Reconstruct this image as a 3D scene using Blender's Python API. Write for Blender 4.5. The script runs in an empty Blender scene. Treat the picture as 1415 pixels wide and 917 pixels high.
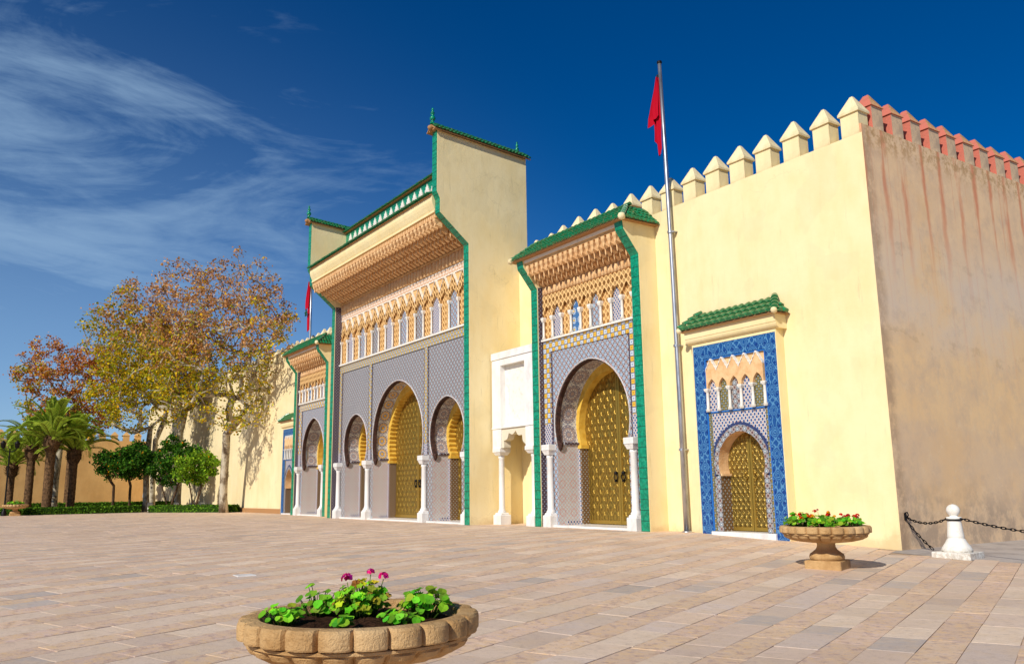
import bpy, math, random
import numpy as np
from mathutils import Vector, Matrix
random.seed(7); np.random.seed(7)
PI = math.pi
sc = bpy.context.scene
COL = sc.collection

# ---------------------------------------------------------------- camera, sky, sun, exposure
UNIT = 0.8            # the scene is laid out in units of 0.8 m and scaled to metres at the end
YAW, PITCH, ROLL, FPX = -0.978962573, 0.186579865, -0.0138272759, 1160.87
CAMZ = 1.6
_f = Vector((math.sin(YAW)*math.cos(PITCH), math.cos(YAW)*math.cos(PITCH), math.sin(PITCH)))
_r = Vector((math.cos(YAW), -math.sin(YAW), 0)); _u = _r.cross(_f)
_r2 = _r*math.cos(ROLL)+_u*math.sin(ROLL); _u2 = -_r*math.sin(ROLL)+_u*math.cos(ROLL)
cam = bpy.data.objects.new('camera', bpy.data.cameras.new('camera')); COL.objects.link(cam)
M = Matrix.Identity(4)
for i in range(3):
    M[i][0] = _r2[i]; M[i][1] = _u2[i]; M[i][2] = -_f[i]
M[2][3] = CAMZ
cam.matrix_world = M
cam.data.sensor_width = 36; cam.data.sensor_fit = 'HORIZONTAL'
cam.data.lens = FPX/1415*36
cam.data.clip_start = 0.05; cam.data.clip_end = 3000
sc.camera = cam

SUN_AZ, SUN_EL = math.radians(23), math.radians(34)      # azimuth right of the facade's outward normal (-Y)
to_sun = Vector((math.sin(SUN_AZ)*math.cos(SUN_EL), -math.cos(SUN_AZ)*math.cos(SUN_EL), math.sin(SUN_EL)))
sun = bpy.data.objects.new('sun', bpy.data.lights.new('sun', 'SUN')); COL.objects.link(sun)
sun.data.energy = 4.3; sun.data.angle = math.radians(0.53); sun.data.color = (1.0, 0.945, 0.84)
sun.rotation_euler = to_sun.to_track_quat('Z', 'Y').to_euler()
sun.location = (0, 0, 60)
vs = sc.view_settings
vs.view_transform = 'Standard'; vs.look = 'None'; vs.gamma = 1; vs.exposure = 0.0; vs.use_curve_mapping = False

# ---------------------------------------------------------------- node helpers
def lin(c):
    return tuple((x/255/12.92 if x/255 <= .04045 else ((x/255+.055)/1.055)**2.4) for x in c)+(1,)
class X:
    def __init__(s, nt, o): s.nt = nt; s.o = o
    def op(s, op, *a):
        n = s.nt.nodes.new('ShaderNodeMath'); n.operation = op
        for i, b in enumerate((s,)+a):
            if isinstance(b, X): s.nt.links.new(b.o, n.inputs[i])
            else: n.inputs[i].default_value = b
        return X(s.nt, n.outputs[0])
    def __add__(s, b): return s.op('ADD', b)
    __radd__ = __add__
    def __sub__(s, b): return s.op('SUBTRACT', b)
    def __rsub__(s, b): return (s*-1)+b
    def __mul__(s, b): return s.op('MULTIPLY', b)
    __rmul__ = __mul__
    def __truediv__(s, b): return s.op('DIVIDE', b)
    def cos(s): return s.op('COSINE')
    def sin(s): return s.op('SINE')
    def abs(s): return s.op('ABSOLUTE')
    def fract(s): return s.op('FRACT')
    def floor(s): return s.op('FLOOR')
    def gt(s, b): return s.op('GREATER_THAN', b)
    def lt(s, b): return s.op('LESS_THAN', b)
    def max(s, b): return s.op('MAXIMUM', b)
    def min(s, b): return s.op('MINIMUM', b)
    def pow(s, b): return s.op('POWER', b)
    def sqrt(s): return s.op('SQRT')
    def ss(s, a, b):
        n = s.nt.nodes.new('ShaderNodeMapRange'); n.interpolation_type = 'SMOOTHSTEP'
        s.nt.links.new(s.o, n.inputs[0]); n.inputs[1].default_value = a; n.inputs[2].default_value = b
        return X(s.nt, n.outputs[0])
class Mat:
    def __init__(s, name, base=(200, 200, 200), rough=.7, metal=0, spec=.3, coord='Object'):
        s.m = bpy.data.materials.new(name); s.m.use_nodes = True; s.nt = s.m.node_tree
        s.b = s.nt.nodes['Principled BSDF']
        s.b.inputs['Base Color'].default_value = lin(base)
        s.b.inputs['Roughness'].default_value = rough; s.b.inputs['Metallic'].default_value = metal
        s.b.inputs['Specular IOR Level'].default_value = spec
        tc = s.nt.nodes.new('ShaderNodeTexCoord'); s.vec = tc.outputs[coord]
        sp = s.nt.nodes.new('ShaderNodeSeparateXYZ'); s.nt.links.new(s.vec, sp.inputs[0])
        s.x, s.y, s.z = (X(s.nt, sp.outputs[i]) for i in range(3))
        s.u = s.x+s.y if coord == 'Object' else s.x
        s.v = s.z if coord == 'Object' else s.y
    def noise(s, scale, detail=4, rough=.55, stretch=None, dim=None, off=0):
        n = s.nt.nodes.new('ShaderNodeTexNoise'); n.inputs['Scale'].default_value = scale
        n.inputs['Detail'].default_value = detail; n.inputs['Roughness'].default_value = rough
        v = s.vec
        if stretch or off:
            mp = s.nt.nodes.new('ShaderNodeMapping'); s.nt.links.new(v, mp.inputs[0])
            mp.inputs['Scale'].default_value = stretch or (1, 1, 1); mp.inputs['Location'].default_value = (off, off*.7, off*.3)
            v = mp.outputs[0]
        s.nt.links.new(v, n.inputs['Vector'])
        return X(s.nt, n.outputs['Fac'])
    def col(s, c):
        if isinstance(c, (tuple, list)):
            n = s.nt.nodes.new('ShaderNodeRGB'); n.outputs[0].default_value = lin(c); return n.outputs[0]
        return c
    def mix(s, f, a, b, mode='MIX'):
        n = s.nt.nodes.new('ShaderNodeMix'); n.data_type = 'RGBA'; n.blend_type = mode
        if isinstance(f, X): s.nt.links.new(f.o, n.inputs[0])
        else: n.inputs[0].default_value = f
        for k, c in ((6, a), (7, b)):
            if isinstance(c, (tuple, list)): n.inputs[k].default_value = lin(c)
            else: s.nt.links.new(c, n.inputs[k])
        return n.outputs[2]
    def attr(s, name='tint'):
        n = s.nt.nodes.new('ShaderNodeAttribute'); n.attribute_name = name; return n.outputs['Color']
    def objrand(s):
        n = s.nt.nodes.new('ShaderNodeObjectInfo'); return X(s.nt, n.outputs['Random'])
    def base(s, c): s.nt.links.new(c, s.b.inputs['Base Color']); return s
    def rough(s, x): s.nt.links.new(x.o, s.b.inputs['Roughness']); return s
    def bump(s, h, strength=.3, dist=.02):
        n = s.nt.nodes.new('ShaderNodeBump'); n.inputs['Strength'].default_value = strength
        n.inputs['Distance'].default_value = dist; s.nt.links.new(h.o, n.inputs['Height'])
        s.nt.links.new(n.outputs[0], s.b.inputs['Normal']); return s

# ---------------------------------------------------------------- world
w = bpy.data.worlds.new('World'); sc.world = w; w.use_nodes = True
nt = w.node_tree; bg = nt.nodes['Background']
sky = nt.nodes.new('ShaderNodeTexSky'); sky.sky_type = 'NISHITA'; sky.sun_disc = False
sky.sun_elevation = SUN_EL; sky.sun_rotation = math.atan2(to_sun.x, to_sun.y)
sky.altitude = 2500; sky.air_density = 1.0; sky.dust_density = .2; sky.ozone_density = 4.0
hs = nt.nodes.new('ShaderNodeHueSaturation'); hs.inputs['Saturation'].default_value = 1.55; hs.inputs['Value'].default_value = .68; hs.inputs['Hue'].default_value = .508
nt.links.new(sky.outputs[0], hs.inputs['Color'])
tc = nt.nodes.new('ShaderNodeTexCoord')
def wnoise(scale, stretch, rot, detail=6, rough=.6, dist=0, loc=(0, 0, 0)):
    mp = nt.nodes.new('ShaderNodeMapping'); nt.links.new(tc.outputs['Generated'], mp.inputs[0])
    mp.inputs['Scale'].default_value = stretch; mp.inputs['Rotation'].default_value = rot; mp.inputs['Location'].default_value = loc
    n = nt.nodes.new('ShaderNodeTexNoise'); n.inputs['Scale'].default_value = scale
    n.inputs['Detail'].default_value = detail; n.inputs['Roughness'].default_value = rough; n.inputs['Distortion'].default_value = dist
    nt.links.new(mp.outputs[0], n.inputs['Vector']); return X(nt, n.outputs['Fac'])
sx = nt.nodes.new('ShaderNodeSeparateXYZ'); nt.links.new(tc.outputs['Generated'], sx.inputs[0])
dx, dy, dz = (X(nt, sx.outputs[i]) for i in range(3))
# a bank of cirrus stands over the west (-X) half of the sky, thickest towards the horizon
cover = ((dx*-1.0)+dy*-.42-dz*.62).ss(.16, .86)
wisps = wnoise(2.6, (1, 1, 3.4), (.25, .1, .3), 8, .62, 1.2)
fine = wnoise(9, (1, 1, 5), (.35, .2, .5), 6, .65, .8, (3, 1, 2))
cl = (wisps*.75+fine*.25)
cloud = (cl+cover*.34-.60).ss(.0, .42)*cover.ss(.0, .4)*.62
haze_low = (1-dz.abs()).pow(4.0)*.95
mixc = nt.nodes.new('ShaderNodeMix'); mixc.data_type = 'RGBA'
nt.links.new(cloud.max(haze_low*cover).o, mixc.inputs[0]); nt.links.new(hs.outputs[0], mixc.inputs[6])
mixc.inputs[7].default_value = (3.0, 4.5, 6.2, 1)
nt.links.new(mixc.outputs[2], bg.inputs['Color'])
bg.inputs['Strength'].default_value = 0.12

# ---------------------------------------------------------------- mesh helpers
class MB:
    """collects geometry; build() links it as ONE mesh object"""
    def __init__(s): s.v = []; s.f = []; s.uv = {}; s.mi = {}; s.c = {}; s.sm = set()
    def face(s, pts, uv=None, mi=0, col=None):
        n = len(s.v); s.v += [tuple(p) for p in pts]; s.f.append(tuple(range(n, n+len(pts)))); k = len(s.f)-1
        if uv: s.uv[k] = uv
        if mi: s.mi[k] = mi
        if col is not None: s.c[k] = col
        return s
    def mesh(s, vs_, fs, mi=0, col=None, smooth=False):
        n = len(s.v); s.v += [tuple(p) for p in vs_]
        for f in fs:
            s.f.append(tuple(i+n for i in f)); k = len(s.f)-1
            if mi: s.mi[k] = mi
            if col is not None: s.c[k] = col
            if smooth: s.sm.add(k)
        return s
    def box(s, x0, x1, y0, y1, z0, z1, **k):
        p = [(x0, y0, z0), (x1, y0, z0), (x1, y1, z0), (x0, y1, z0), (x0, y0, z1), (x1, y0, z1), (x1, y1, z1), (x0, y1, z1)]
        return s.mesh(p, [(0, 3, 2, 1), (4, 5, 6, 7), (0, 1, 5, 4), (1, 2, 6, 5), (2, 3, 7, 6), (3, 0, 4, 7)], **k)
    def bbox(s, x0, x1, y0, y1, z0, z1, b=.02, **k):
        """box with chamfered top and vertical edges"""
        def ring(i, z): return [(x0+i, y0+b, z), (x0+b, y0+i, z), (x1-b, y0+i, z), (x1-i, y0+b, z), (x1-i, y1-b, z), (x1-b, y1-i, z), (x0+b, y1-i, z), (x0+i, y1-b, z)]
        p = ring(0, z0)+ring(0, z1-b)+ring(b*.9, z1)
        fs = [tuple(range(7, -1, -1)), tuple(range(16, 24))]
        for r in (0, 8):
            for i in range(8): j = (i+1) % 8; fs.append((r+i, r+j, r+8+j, r+8+i))
        return s.mesh(p, fs, **k)
    def prism_x(s, poly, x0, x1, **k):
        """poly in (y,z), extruded along x"""
        n = len(poly); p = [(x0, y, z) for y, z in poly]+[(x1, y, z) for y, z in poly]
        a = sum(poly[i][0]*poly[(i+1) % n][1]-poly[(i+1) % n][0]*poly[i][1] for i in range(n))
        o = list(range(n)) if a < 0 else list(range(n))
        fs = [tuple(range(n)), tuple(range(2*n-1, n-1, -1))]+[(i, n+i, n+(i+1) % n, (i+1) % n) for i in range(n)]
        if a > 0: fs = [tuple(reversed(f)) for f in fs]
        return s.mesh(p, fs, **k)
    def prism_y(s, poly, y0, y1, **k):
        """poly in (x,z), extruded along y"""
        n = len(poly); p = [(x, y0, z) for x, z in poly]+[(x, y1, z) for x, z in poly]
        a = sum(poly[i][0]*poly[(i+1) % n][1]-poly[(i+1) % n][0]*poly[i][1] for i in range(n))
        fs = [tuple(range(n)), tuple(range(2*n-1, n-1, -1))]+[(i, n+i, n+(i+1) % n, (i+1) % n) for i in range(n)]
        if a < 0: fs = [tuple(reversed(f)) for f in fs]
        return s.mesh(p, fs, **k)
    def lathe(s, prof, c=(0, 0, 0), n=20, smooth=True, **k):
        """prof: (r, z) from bottom to top"""
        p = []; fs = []
        for r, z in prof:
            for i in range(n):
                a = 2*PI*i/n; p.append((c[0]+r*math.cos(a), c[1]+r*math.sin(a), c[2]+z))
        for j in range(len(prof)-1):
            for i in range(n): fs.append((j*n+i, j*n+(i+1) % n, (j+1)*n+(i+1) % n, (j+1)*n+i))
        s.mesh(p, fs, smooth=smooth, **k)
        m = len(prof)-1
        return s.mesh([p[i] for i in range(n)]+[p[m*n+i] for i in range(n)], [tuple(range(n-1, -1, -1)), tuple(range(n, 2*n))], **k)
    def tube(s, pts, rad, n=6, smooth=True, **k):
        pts = [Vector(p) for p in pts]; p = []; fs = []
        if not isinstance(rad, (list, tuple)): rad = [rad]*len(pts)
        ref = None
        for i, q in enumerate(pts):
            d = (pts[min(i+1, len(pts)-1)]-pts[max(i-1, 0)]).normalized()
            if ref is None: ref = d.orthogonal().normalized()
            a = (ref-d*ref.dot(d)); a = a.normalized() if a.length > 1e-5 else d.orthogonal().normalized()
            ref = a; b = d.cross(a)
            for j in range(n):
                t = 2*PI*j/n; p.append(q+(a*math.cos(t)+b*math.sin(t))*rad[i])
        for i in range(len(pts)-1):
            for j in range(n): fs.append((i*n+j, i*n+(j+1) % n, (i+1)*n+(j+1) % n, (i+1)*n+j))
        fs += [tuple(range(n-1, -1, -1)), tuple(range((len(pts)-1)*n, len(pts)*n))]
        return s.mesh(p, fs, smooth=smooth, **k)
    def data(s, name, mats, off=(0, 0, 0)):
        me = bpy.data.meshes.new(name)
        ox, oy, oz = off
        me.from_pydata([(x-ox, y-oy, z-oz) for x, y, z in s.v], [], s.f)
        for m in (mats if isinstance(mats, (list, tuple)) else [mats]): me.materials.append(m.m if isinstance(m, Mat) else m)
        for k, i in s.mi.items(): me.polygons[k].material_index = i
        for k in s.sm: me.polygons[k].use_smooth = True
        if s.uv:
            ul = me.uv_layers.new(name='UVMap')
            for k, uv in s.uv.items():
                for li, t in zip(me.polygons[k].loop_indices, uv): ul.data[li].uv = t
        if s.c:
            ca = me.color_attributes.new('tint', 'FLOAT_COLOR', 'CORNER')
            arr = np.ones((len(me.loops), 4), dtype=np.float32)
            for k, c in s.c.items():
                pl = me.polygons[k]; arr[pl.loop_start:pl.loop_start+pl.loop_total, :3] = c
            ca.data.foreach_set('color', arr.ravel())
        me.update(); return me
    def build(s, name, mats, parent=None, loc=None, kind=None):
        """vertices are in world units; with a parent (or loc) they are stored relative to its origin"""
        off = loc if loc is not None else (root_of(parent) if parent else (0, 0, 0))
        o = bpy.data.objects.new(name, s.data(name, mats, off)); COL.objects.link(o)
        if parent: o.parent = parent
        elif loc is not None: o.location = loc
        if kind: o['kind'] = kind
        return o
def root_of(o):
    while o.parent: o = o.parent
    return tuple(o.location)
def thing(name, label, cat, loc, group=None):
    o = bpy.data.objects.new(name, None); COL.objects.link(o); o.location = loc; o.empty_display_size = .3
    return tag(o, label, cat, group)
def tag(o, label, cat, group=None):
    o['label'] = label; o['category'] = cat
    if group: o['group'] = group
    return o
def inst(me, name, parent, loc=(0, 0, 0), rot=(0, 0, 0), scale=(1, 1, 1)):
    o = bpy.data.objects.new(name, me); COL.objects.link(o); o.parent = parent
    o.location = loc; o.rotation_euler = rot; o.scale = scale; return o
def quads(name, pts, cols, mats):
    """pts (N,4,3) numpy, cols (N,3): one mesh of N loose quads with a tint per face"""
    N = len(pts); me = bpy.data.meshes.new(name)
    me.vertices.add(N*4); me.vertices.foreach_set('co', np.asarray(pts, dtype=np.float32).ravel())
    me.loops.add(N*4); me.loops.foreach_set('vertex_index', np.arange(N*4, dtype=np.int32))
    me.polygons.add(N); me.polygons.foreach_set('loop_start', np.arange(0, N*4, 4, dtype=np.int32))
    me.polygons.foreach_set('loop_total', np.full(N, 4, dtype=np.int32))
    ca = me.color_attributes.new('tint', 'FLOAT_COLOR', 'CORNER')
    c4 = np.ones((N, 4, 4), dtype=np.float32); c4[:, :, :3] = np.asarray(cols)[:, None, :]
    ca.data.foreach_set('color', c4.ravel())
    me.materials.append(mats.m); me.update(calc_edges=True); me.validate(); return me
def sst(a, b, x):
    t = np.clip((x-a)/(b-a), 0, 1); return t*t*(3-2*t)
def gz(x, y):
    """height of the paving: level along the gates, falling gently to the right"""
    return -.033*np.clip(x+22.4, 0, 13)+0*y

# ---------------------------------------------------------------- materials
def plaster(name, c, c2, sc_=1.0, streak=.25):
    m = Mat(name, c, .85, spec=.15)
    n1 = m.noise(.35*sc_, 5, .6); n2 = m.noise(2.2*sc_, 5, .6, (1, 1, .35)); n3 = m.noise(28, 3, .6)
    k = m.mix((n1*.6+n2*.4).ss(.38, .68), c, c2)
    k = m.mix(m.noise(5, 6, .7, (1, 1, .12)).ss(.56, .80)*streak, k, tuple(int(v*.72) for v in c2))
    k = m.mix(m.noise(.55*sc_, 3, .5, off=11).ss(.56, .60)*.16, k, tuple(int(v*.86) for v in c))
    k = m.mix((m.z*-1+m.noise(1.4, 5, .7)*1.5-.35).ss(.0, .55)*.34, k, (176, 142, 100))
    vo = m.nt.nodes.new('ShaderNodeTexVoronoi'); vo.feature = 'DISTANCE_TO_EDGE'; vo.inputs['Scale'].default_value = .38
    wp = m.nt.nodes.new('ShaderNodeVectorMath'); wp.operation = 'MULTIPLY_ADD'; nz = m.nt.nodes.new('ShaderNodeTexNoise'); nz.inputs['Scale'].default_value = 1.5; nz.inputs['Detail'].default_value = 6
    m.nt.links.new(m.vec, nz.inputs['Vector']); m.nt.links.new(nz.outputs['Color'], wp.inputs[0]); wp.inputs[1].default_value = (1.3, 1.3, 1.3); m.nt.links.new(m.vec, wp.inputs[2]); m.nt.links.new(wp.outputs[0], vo.inputs['Vector'])
    crack = X(m.nt, vo.outputs['Distance']).lt(.006)*m.noise(.22, 3, .5, off=21).ss(.52, .62)
    k = m.mix(crack*.13, k, tuple(int(v*.6) for v in c2))
    m.base(k); m.bump(n3*.4+m.noise(3, 4)*.9+m.noise(.9, 3)*1.5, .34, .025); return m
M_cream = plaster('cream_paint', (246, 228, 179), (240, 218, 162), 1.0, .42)
M_creamL = plaster('pale_cream_paint', (243, 224, 180), (232, 210, 160), .6, .35)
M_cap = plaster('cream_cap', (244, 228, 184), (216, 194, 146), 2, .8)
M_yellow = plaster('yellow_plaster', (226, 186, 96), (212, 168, 78))
M_marble = Mat('white_marble', (236, 232, 226), .35, spec=.4)
M_marble.base(M_marble.mix(M_marble.noise(1.6, 7, .65, (1, 1, .6)).ss(.42, .72)*.55, (240, 237, 232), (196, 190, 184)))
M_white = Mat('white_paint', (238, 234, 224), .6)
M_white.base(M_white.mix((M_white.noise(4, 6, .7).ss(.48, .72)*.45).max((M_white.z*-1+M_white.noise(5, 5, .7)*.5).ss(-.12, .22)*M_white.noise(9, 5, .7).ss(.35, .6)*.8), (238, 234, 224), (178, 166, 148))); M_white.bump(M_white.noise(20, 5, .7), .3, .01)

# weathered plaster of the side wall: old coats in courses, run-off streaks under the battlements
M_weather = Mat('weathered_plaster', (180, 140, 105), .92, spec=.1)
m = M_weather
zz = m.z+m.y*.045+(m.noise(.35, 5, .6)-.5)*2.0+(m.noise(2.5, 5)-.5)*.5
big = m.noise(.25, 6, .62); med = m.noise(1.3, 7, .68); fin = m.noise(7, 6, .7)
low = m.mix(med.ss(.35, .66), (250, 212, 160), (236, 202, 160))
mid = m.mix(big.ss(.35, .65), (232, 210, 186), (246, 214, 172))
top = m.mix(med.ss(.34, .66), (248, 212, 168), (236, 202, 164))
k = m.mix(zz.ss(5.0, 6.6), low, mid); k = m.mix(zz.ss(8.0, 10.4), k, top)
k = m.mix(((zz-8.9).abs().lt(.18))*med.ss(.5, .62)*.28, k, (196, 168, 138)); k = m.mix(((zz-5.8).abs().lt(.16))*med.ss(.5, .62)*.32, k, (200, 166, 124))
k = m.mix((1-zz.ss(2.2, 3.4))*.5, k, (226, 198, 168)); k = m.mix((1-zz.ss(.4, 1.7))*med.ss(.38, .62)*.7, k, (176, 154, 132))
k = m.mix(fin.ss(.56, .82)*.25, k, (200, 166, 136)); k = m.mix(big.ss(.50, .70)*.45, k, (246, 200, 140)); k = m.mix(m.noise(.9, 7, .72, off=31).ss(.50, .66)*.32, k, (204, 178, 156)); k = m.mix(m.noise(2.6, 7, .7, off=37).ss(.56, .70)*.35, k, (250, 224, 186))
sy = (m.y-.82+(m.noise(.8, 4, .6, (1, 1, .5))-.5)*.75)/1.12
stk = (1-(sy.fract()-.5).abs().ss(.02, .17))*(m.noise(1.1, 4, .6, (.0, 2.2, .16)).ss(.38, .52))*m.z.ss(7.2, 12.6)
stk2 = m.noise(1.0, 4, .65, (.2, 6.0, .12)).ss(.54, .70)*m.z.ss(3.5, 11.5)*.38
k = m.mix(((m.y+15.95+m.noise(1.2, 5, .6)*.5)*-1).ss(-.35, .1)*med.ss(.3, .6)*.55, k, (168, 136, 106)); k = m.mix((stk*.8).max(stk2), k, (222, 134, 98))
k = m.mix(m.noise(1.0, 6, .7, (.2, 5, .10), off=5).ss(.62, .80)*.3, k, (184, 156, 128))
k = m.mix(m.z.ss(12.2, 13.1)*m.noise(3.5, 6, .7).ss(.42, .62)*.8, k, (190, 150, 104))
m.base(k); m.bump(med*.8+fin*.5+zz*.15, .22, .03)
M_salmon = Mat('salmon_paint', (206, 110, 98), .9, spec=.1)
m = M_salmon; m.base(m.mix(m.noise(3, 6, .7).ss(.45, .72)*.7, (202, 116, 98), (170, 108, 86))); m.bump(m.noise(7, 5), .5, .03)
M_capold = Mat('old_cap', (178, 130, 84), .95, spec=.1)
m = M_capold; m.base(m.mix(m.noise(3, 6, .7).ss(.4, .65), (220, 164, 120), (176, 140, 92))); m.bump(m.noise(8, 5), .6, .03)
M_ochre = plaster('ochre_plaster', (214, 172, 112), (200, 156, 98), .8, .5)

def zell(name, p, base, dark, a, b, line=.14, rough=.35):
    m = Mat(name, base, rough, spec=.45); kx = 2*PI/p
    U, V = m.u*kx, m.v*kx
    f = U.cos()*V.cos(); g = (U*2).cos()+(V*2).cos(); h = ((U+V)*.5).cos()*((U-V)*.5).cos()
    c = m.mix(f.gt(.42), base, a); c = m.mix(f.lt(-.5), c, b)
    c = m.mix(g.gt(1.55), c, (232, 226, 214)); c = m.mix(f.abs().lt(line), c, dark); c = m.mix(h.abs().lt(line*.4), c, dark)
    c = m.mix(m.noise(.8, 4)*.15, c, dark)
    m.base(c); m.bump(f, .12, .01); return m
M_zmain = zell('zellige_mauve', .33, (188, 184, 180), (74, 66, 72), (118, 142, 162), (156, 112, 98), .12)
M_zblue = zell('zellige_blue', .32, (194, 194, 196), (76, 66, 80), (110, 160, 200), (172, 118, 96), .10)
M_zpil = zell('zellige_pale', .19, (216, 212, 206), (160, 154, 158), (182, 194, 204), (206, 156, 146), .07)
m = M_zpil; f = (m.u*2*PI/.62).cos()+(m.v*2*PI/.62).cos(); c = m.b.inputs['Base Color'].links[0].from_socket
m.base(m.mix(((f-.9).abs().lt(.32))*.34, c, (200, 120, 112)))
M_zreveal = zell('zellige_purple', .20, (112, 98, 104), (48, 36, 46), (96, 108, 136), (128, 84, 84), .18)
M_zbrown = zell('zellige_brown', .20, (150, 122, 82), (64, 46, 36), (112, 116, 120), (150, 96, 60), .14)
def checker(name, p, yel=(236, 188, 40), wht=(214, 220, 226), drk=(70, 72, 98)):
    m = Mat(name, yel, .35, spec=.45); U, V = m.u/p, m.v/p
    par = ((U.floor()+V.floor())*.5).fract().gt(.25)
    c = m.mix(par, yel, wht); e = (U.fract()-.5).abs().max((V.fract()-.5).abs())
    c = m.mix(e.gt(.42), c, drk); c = m.mix(par*(e.lt(.14)), c, (120, 150, 190)); c = m.mix((1-par)*(e.lt(.12)), c, (200, 110, 40))
    m.base(c); return m
M_check = checker('checker_border', .23, (226, 184, 60), (206, 212, 218), (96, 96, 116))
M_checkS = checker('checker_border_small', .17, (206, 178, 84), (186, 184, 186), (110, 104, 104))
def rosette(name, R, ring=(216, 160, 50)):
    """uv in metres: u along the arch, v across the soffit"""
    m = Mat(name, (220, 214, 204), .35, spec=.4, coord='UV')
    U = (m.u/R).fract()-.5; V = m.v/R
    r = (U*U+V*V).sqrt(); a = V.op('ARCTAN2', U)
    pet = (a*12).cos()*.5+.5; rr = (r*28).cos()*.5+.5
    ins = r.lt(.44)
    c = m.mix(pet*rr, (138, 138, 154), (186, 168, 160)); c = m.mix((rr*pet).gt(.5), c, (224, 218, 212))
    c = m.mix(r.lt(.10), c, ring); c = m.mix((r-.30).abs().lt(.035), c, ring)
    c = m.mix((1-ins)*1.0, c, (214, 214, 212)); c = m.mix((r-.45).abs().lt(.02), c, (130, 122, 136))
    gU, gV = m.u*2*PI/(R*.25), m.v*2*PI/(R*.25)
    c = m.mix((1-ins)*((gU.cos()*gV.cos()).gt(.45)), c, (150, 160, 180))
    m.base(c); return m
M_ros = rosette('zellige_rosettes', .95, (176, 156, 150))
M_rosY = rosette('zellige_rosettes_yellow', .80, (232, 178, 44))
# blue arabesque tiles
M_blue = Mat('blue_tiles', (30, 96, 176), .25, spec=.5)
m = M_blue; kx = 2*PI/.36
U, V = m.u*kx, m.v*kx
wv = m.noise(4.5, 4, .6); f = (U.cos()+V.cos()*.8+((U*.5).sin()*(V*.5).sin())*1.3+(wv-.5)*3.0); s3 = (f*4.6).sin(); tile = ((m.u/.28).fract()-.5).abs().max(((m.v/.28).fract()-.5).abs())
c = m.mix(s3.ss(.25, .55), (28, 78, 142), (84, 138, 182)); c = m.mix(((U*.5).sin().abs()+(V*.5).sin().abs()).lt(.55), c, (20, 56, 126)); c = m.mix(tile.gt(.48)*.6, c, (10, 44, 100))
m.base(c)
M_bluew = Mat('zellige_blue_white', (210, 212, 214), .35, spec=.45)
m = M_bluew; U, V = m.u*2*PI/.165, m.v*2*PI/.20
f = U.cos()*V.cos(); c = m.mix(f.lt(-.12), (206, 204, 200), (62, 84, 136)); c = m.mix(f.gt(.72), c, (196, 120, 96)); m.base(c)
M_rosflat = Mat('blue_rosette_tile', (60, 120, 190), .3, spec=.5)
m = M_rosflat; Ur = (m.u/.42).fract()-.5; Vr = (m.v/.42).fract()-.5; rr_ = (Ur*Ur+Vr*Vr).sqrt(); aa_ = Vr.op('ARCTAN2', Ur)
c = m.mix(((aa_*10).cos()*.08+rr_).lt(.33), (66, 112, 164), (206, 214, 218)); c = m.mix(rr_.lt(.22), c, (84, 132, 178)); c = m.mix(rr_.lt(.13), c, (236, 190, 50)); m.base(c)
M_bluetrim = Mat('blue_trim', (40, 110, 190), .3, spec=.5)
M_olive = zell('zellige_olive', .18, (150, 140, 90), (50, 60, 60), (80, 110, 130), (190, 160, 60), .14)
M_green = Mat('green_tiles', (0, 128, 92), .22, spec=.5)
m = M_green; b1 = ((m.v/.40).fract()-.5).abs(); b2 = m.noise(8, 5, .65)
c = m.mix(b2.ss(.40, .62), (6, 150, 112), (0, 116, 84)); c = m.mix(m.noise(22, 3).ss(.60, .72)*.8, c, (96, 176, 146)); c = m.mix(b1.gt(.46), c, (0, 84, 62))
m.base(c); m.bump(b2*.8-b1.gt(.46)*.4, .5, .02)
M_roof = Mat('green_roof_tile', (24, 110, 66), .30, spec=.5)
m = M_roof; m.base(m.mix(m.noise(3.3, 6, .75).ss(.40, .66), (18, 124, 78), (64, 102, 54))); m.bump(m.noise(14, 4), .3, .02)
c2 = m.mix(m.noise(6, 6, .8, off=3).ss(.55, .68)*.85, m.b.inputs['Base Color'].links[0].from_socket, (170, 136, 92)); m.base(c2)
M_clay = Mat('bare_clay', (172, 128, 84), .85)
M_stucco = Mat('carved_stucco', (214, 156, 92), .85, spec=.15)
m = M_stucco; m.base(m.mix(m.noise(2.5, 6, .65).ss(.38, .66), (234, 190, 132), (212, 164, 106))); m.bump(m.noise(14, 5, .7), .5, .03)
M_stuccop = Mat('pink_stucco', (226, 172, 124), .85, spec=.15)
m = M_stuccop; m.base(m.mix(m.noise(3, 6, .65).ss(.38, .66), (236, 196, 146), (218, 172, 120))); m.bump(m.noise(16, 5, .7), .5, .03)
def lattice(name, p, c1, c2, q=1.6, deep=.6):
    m = Mat(name, c1, .85, spec=.1); U, V = m.u*2*PI/p, m.v*2*PI/(p*q)
    f = U.cos()+V.cos(); k = f.ss(-.9, -.2)*(1-f.ss(.6, 1.3)*.6)
    k = 1-k
    m.base(m.mix(k, c1, c2)); m.bump(k*-1.0, deep, .05); return m
M_latt = lattice('pierced_lattice', .26, (236, 192, 130), (162, 116, 66), 1.2)
M_sebka = lattice('sebka_stucco', .28, (238, 194, 132), (132, 92, 50), 1.2, .8)
M_cedar = Mat('dark_carved_soffit', (92, 66, 54), .8, spec=.2)
m = M_cedar; m.base(m.mix(m.noise(6, 6, .7).ss(.4, .65), (88, 62, 54), (56, 40, 38))); m.bump(m.noise(16, 5), .9, .05)
M_dark = Mat('dark_metal', (34, 32, 32), .5, .6)
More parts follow.
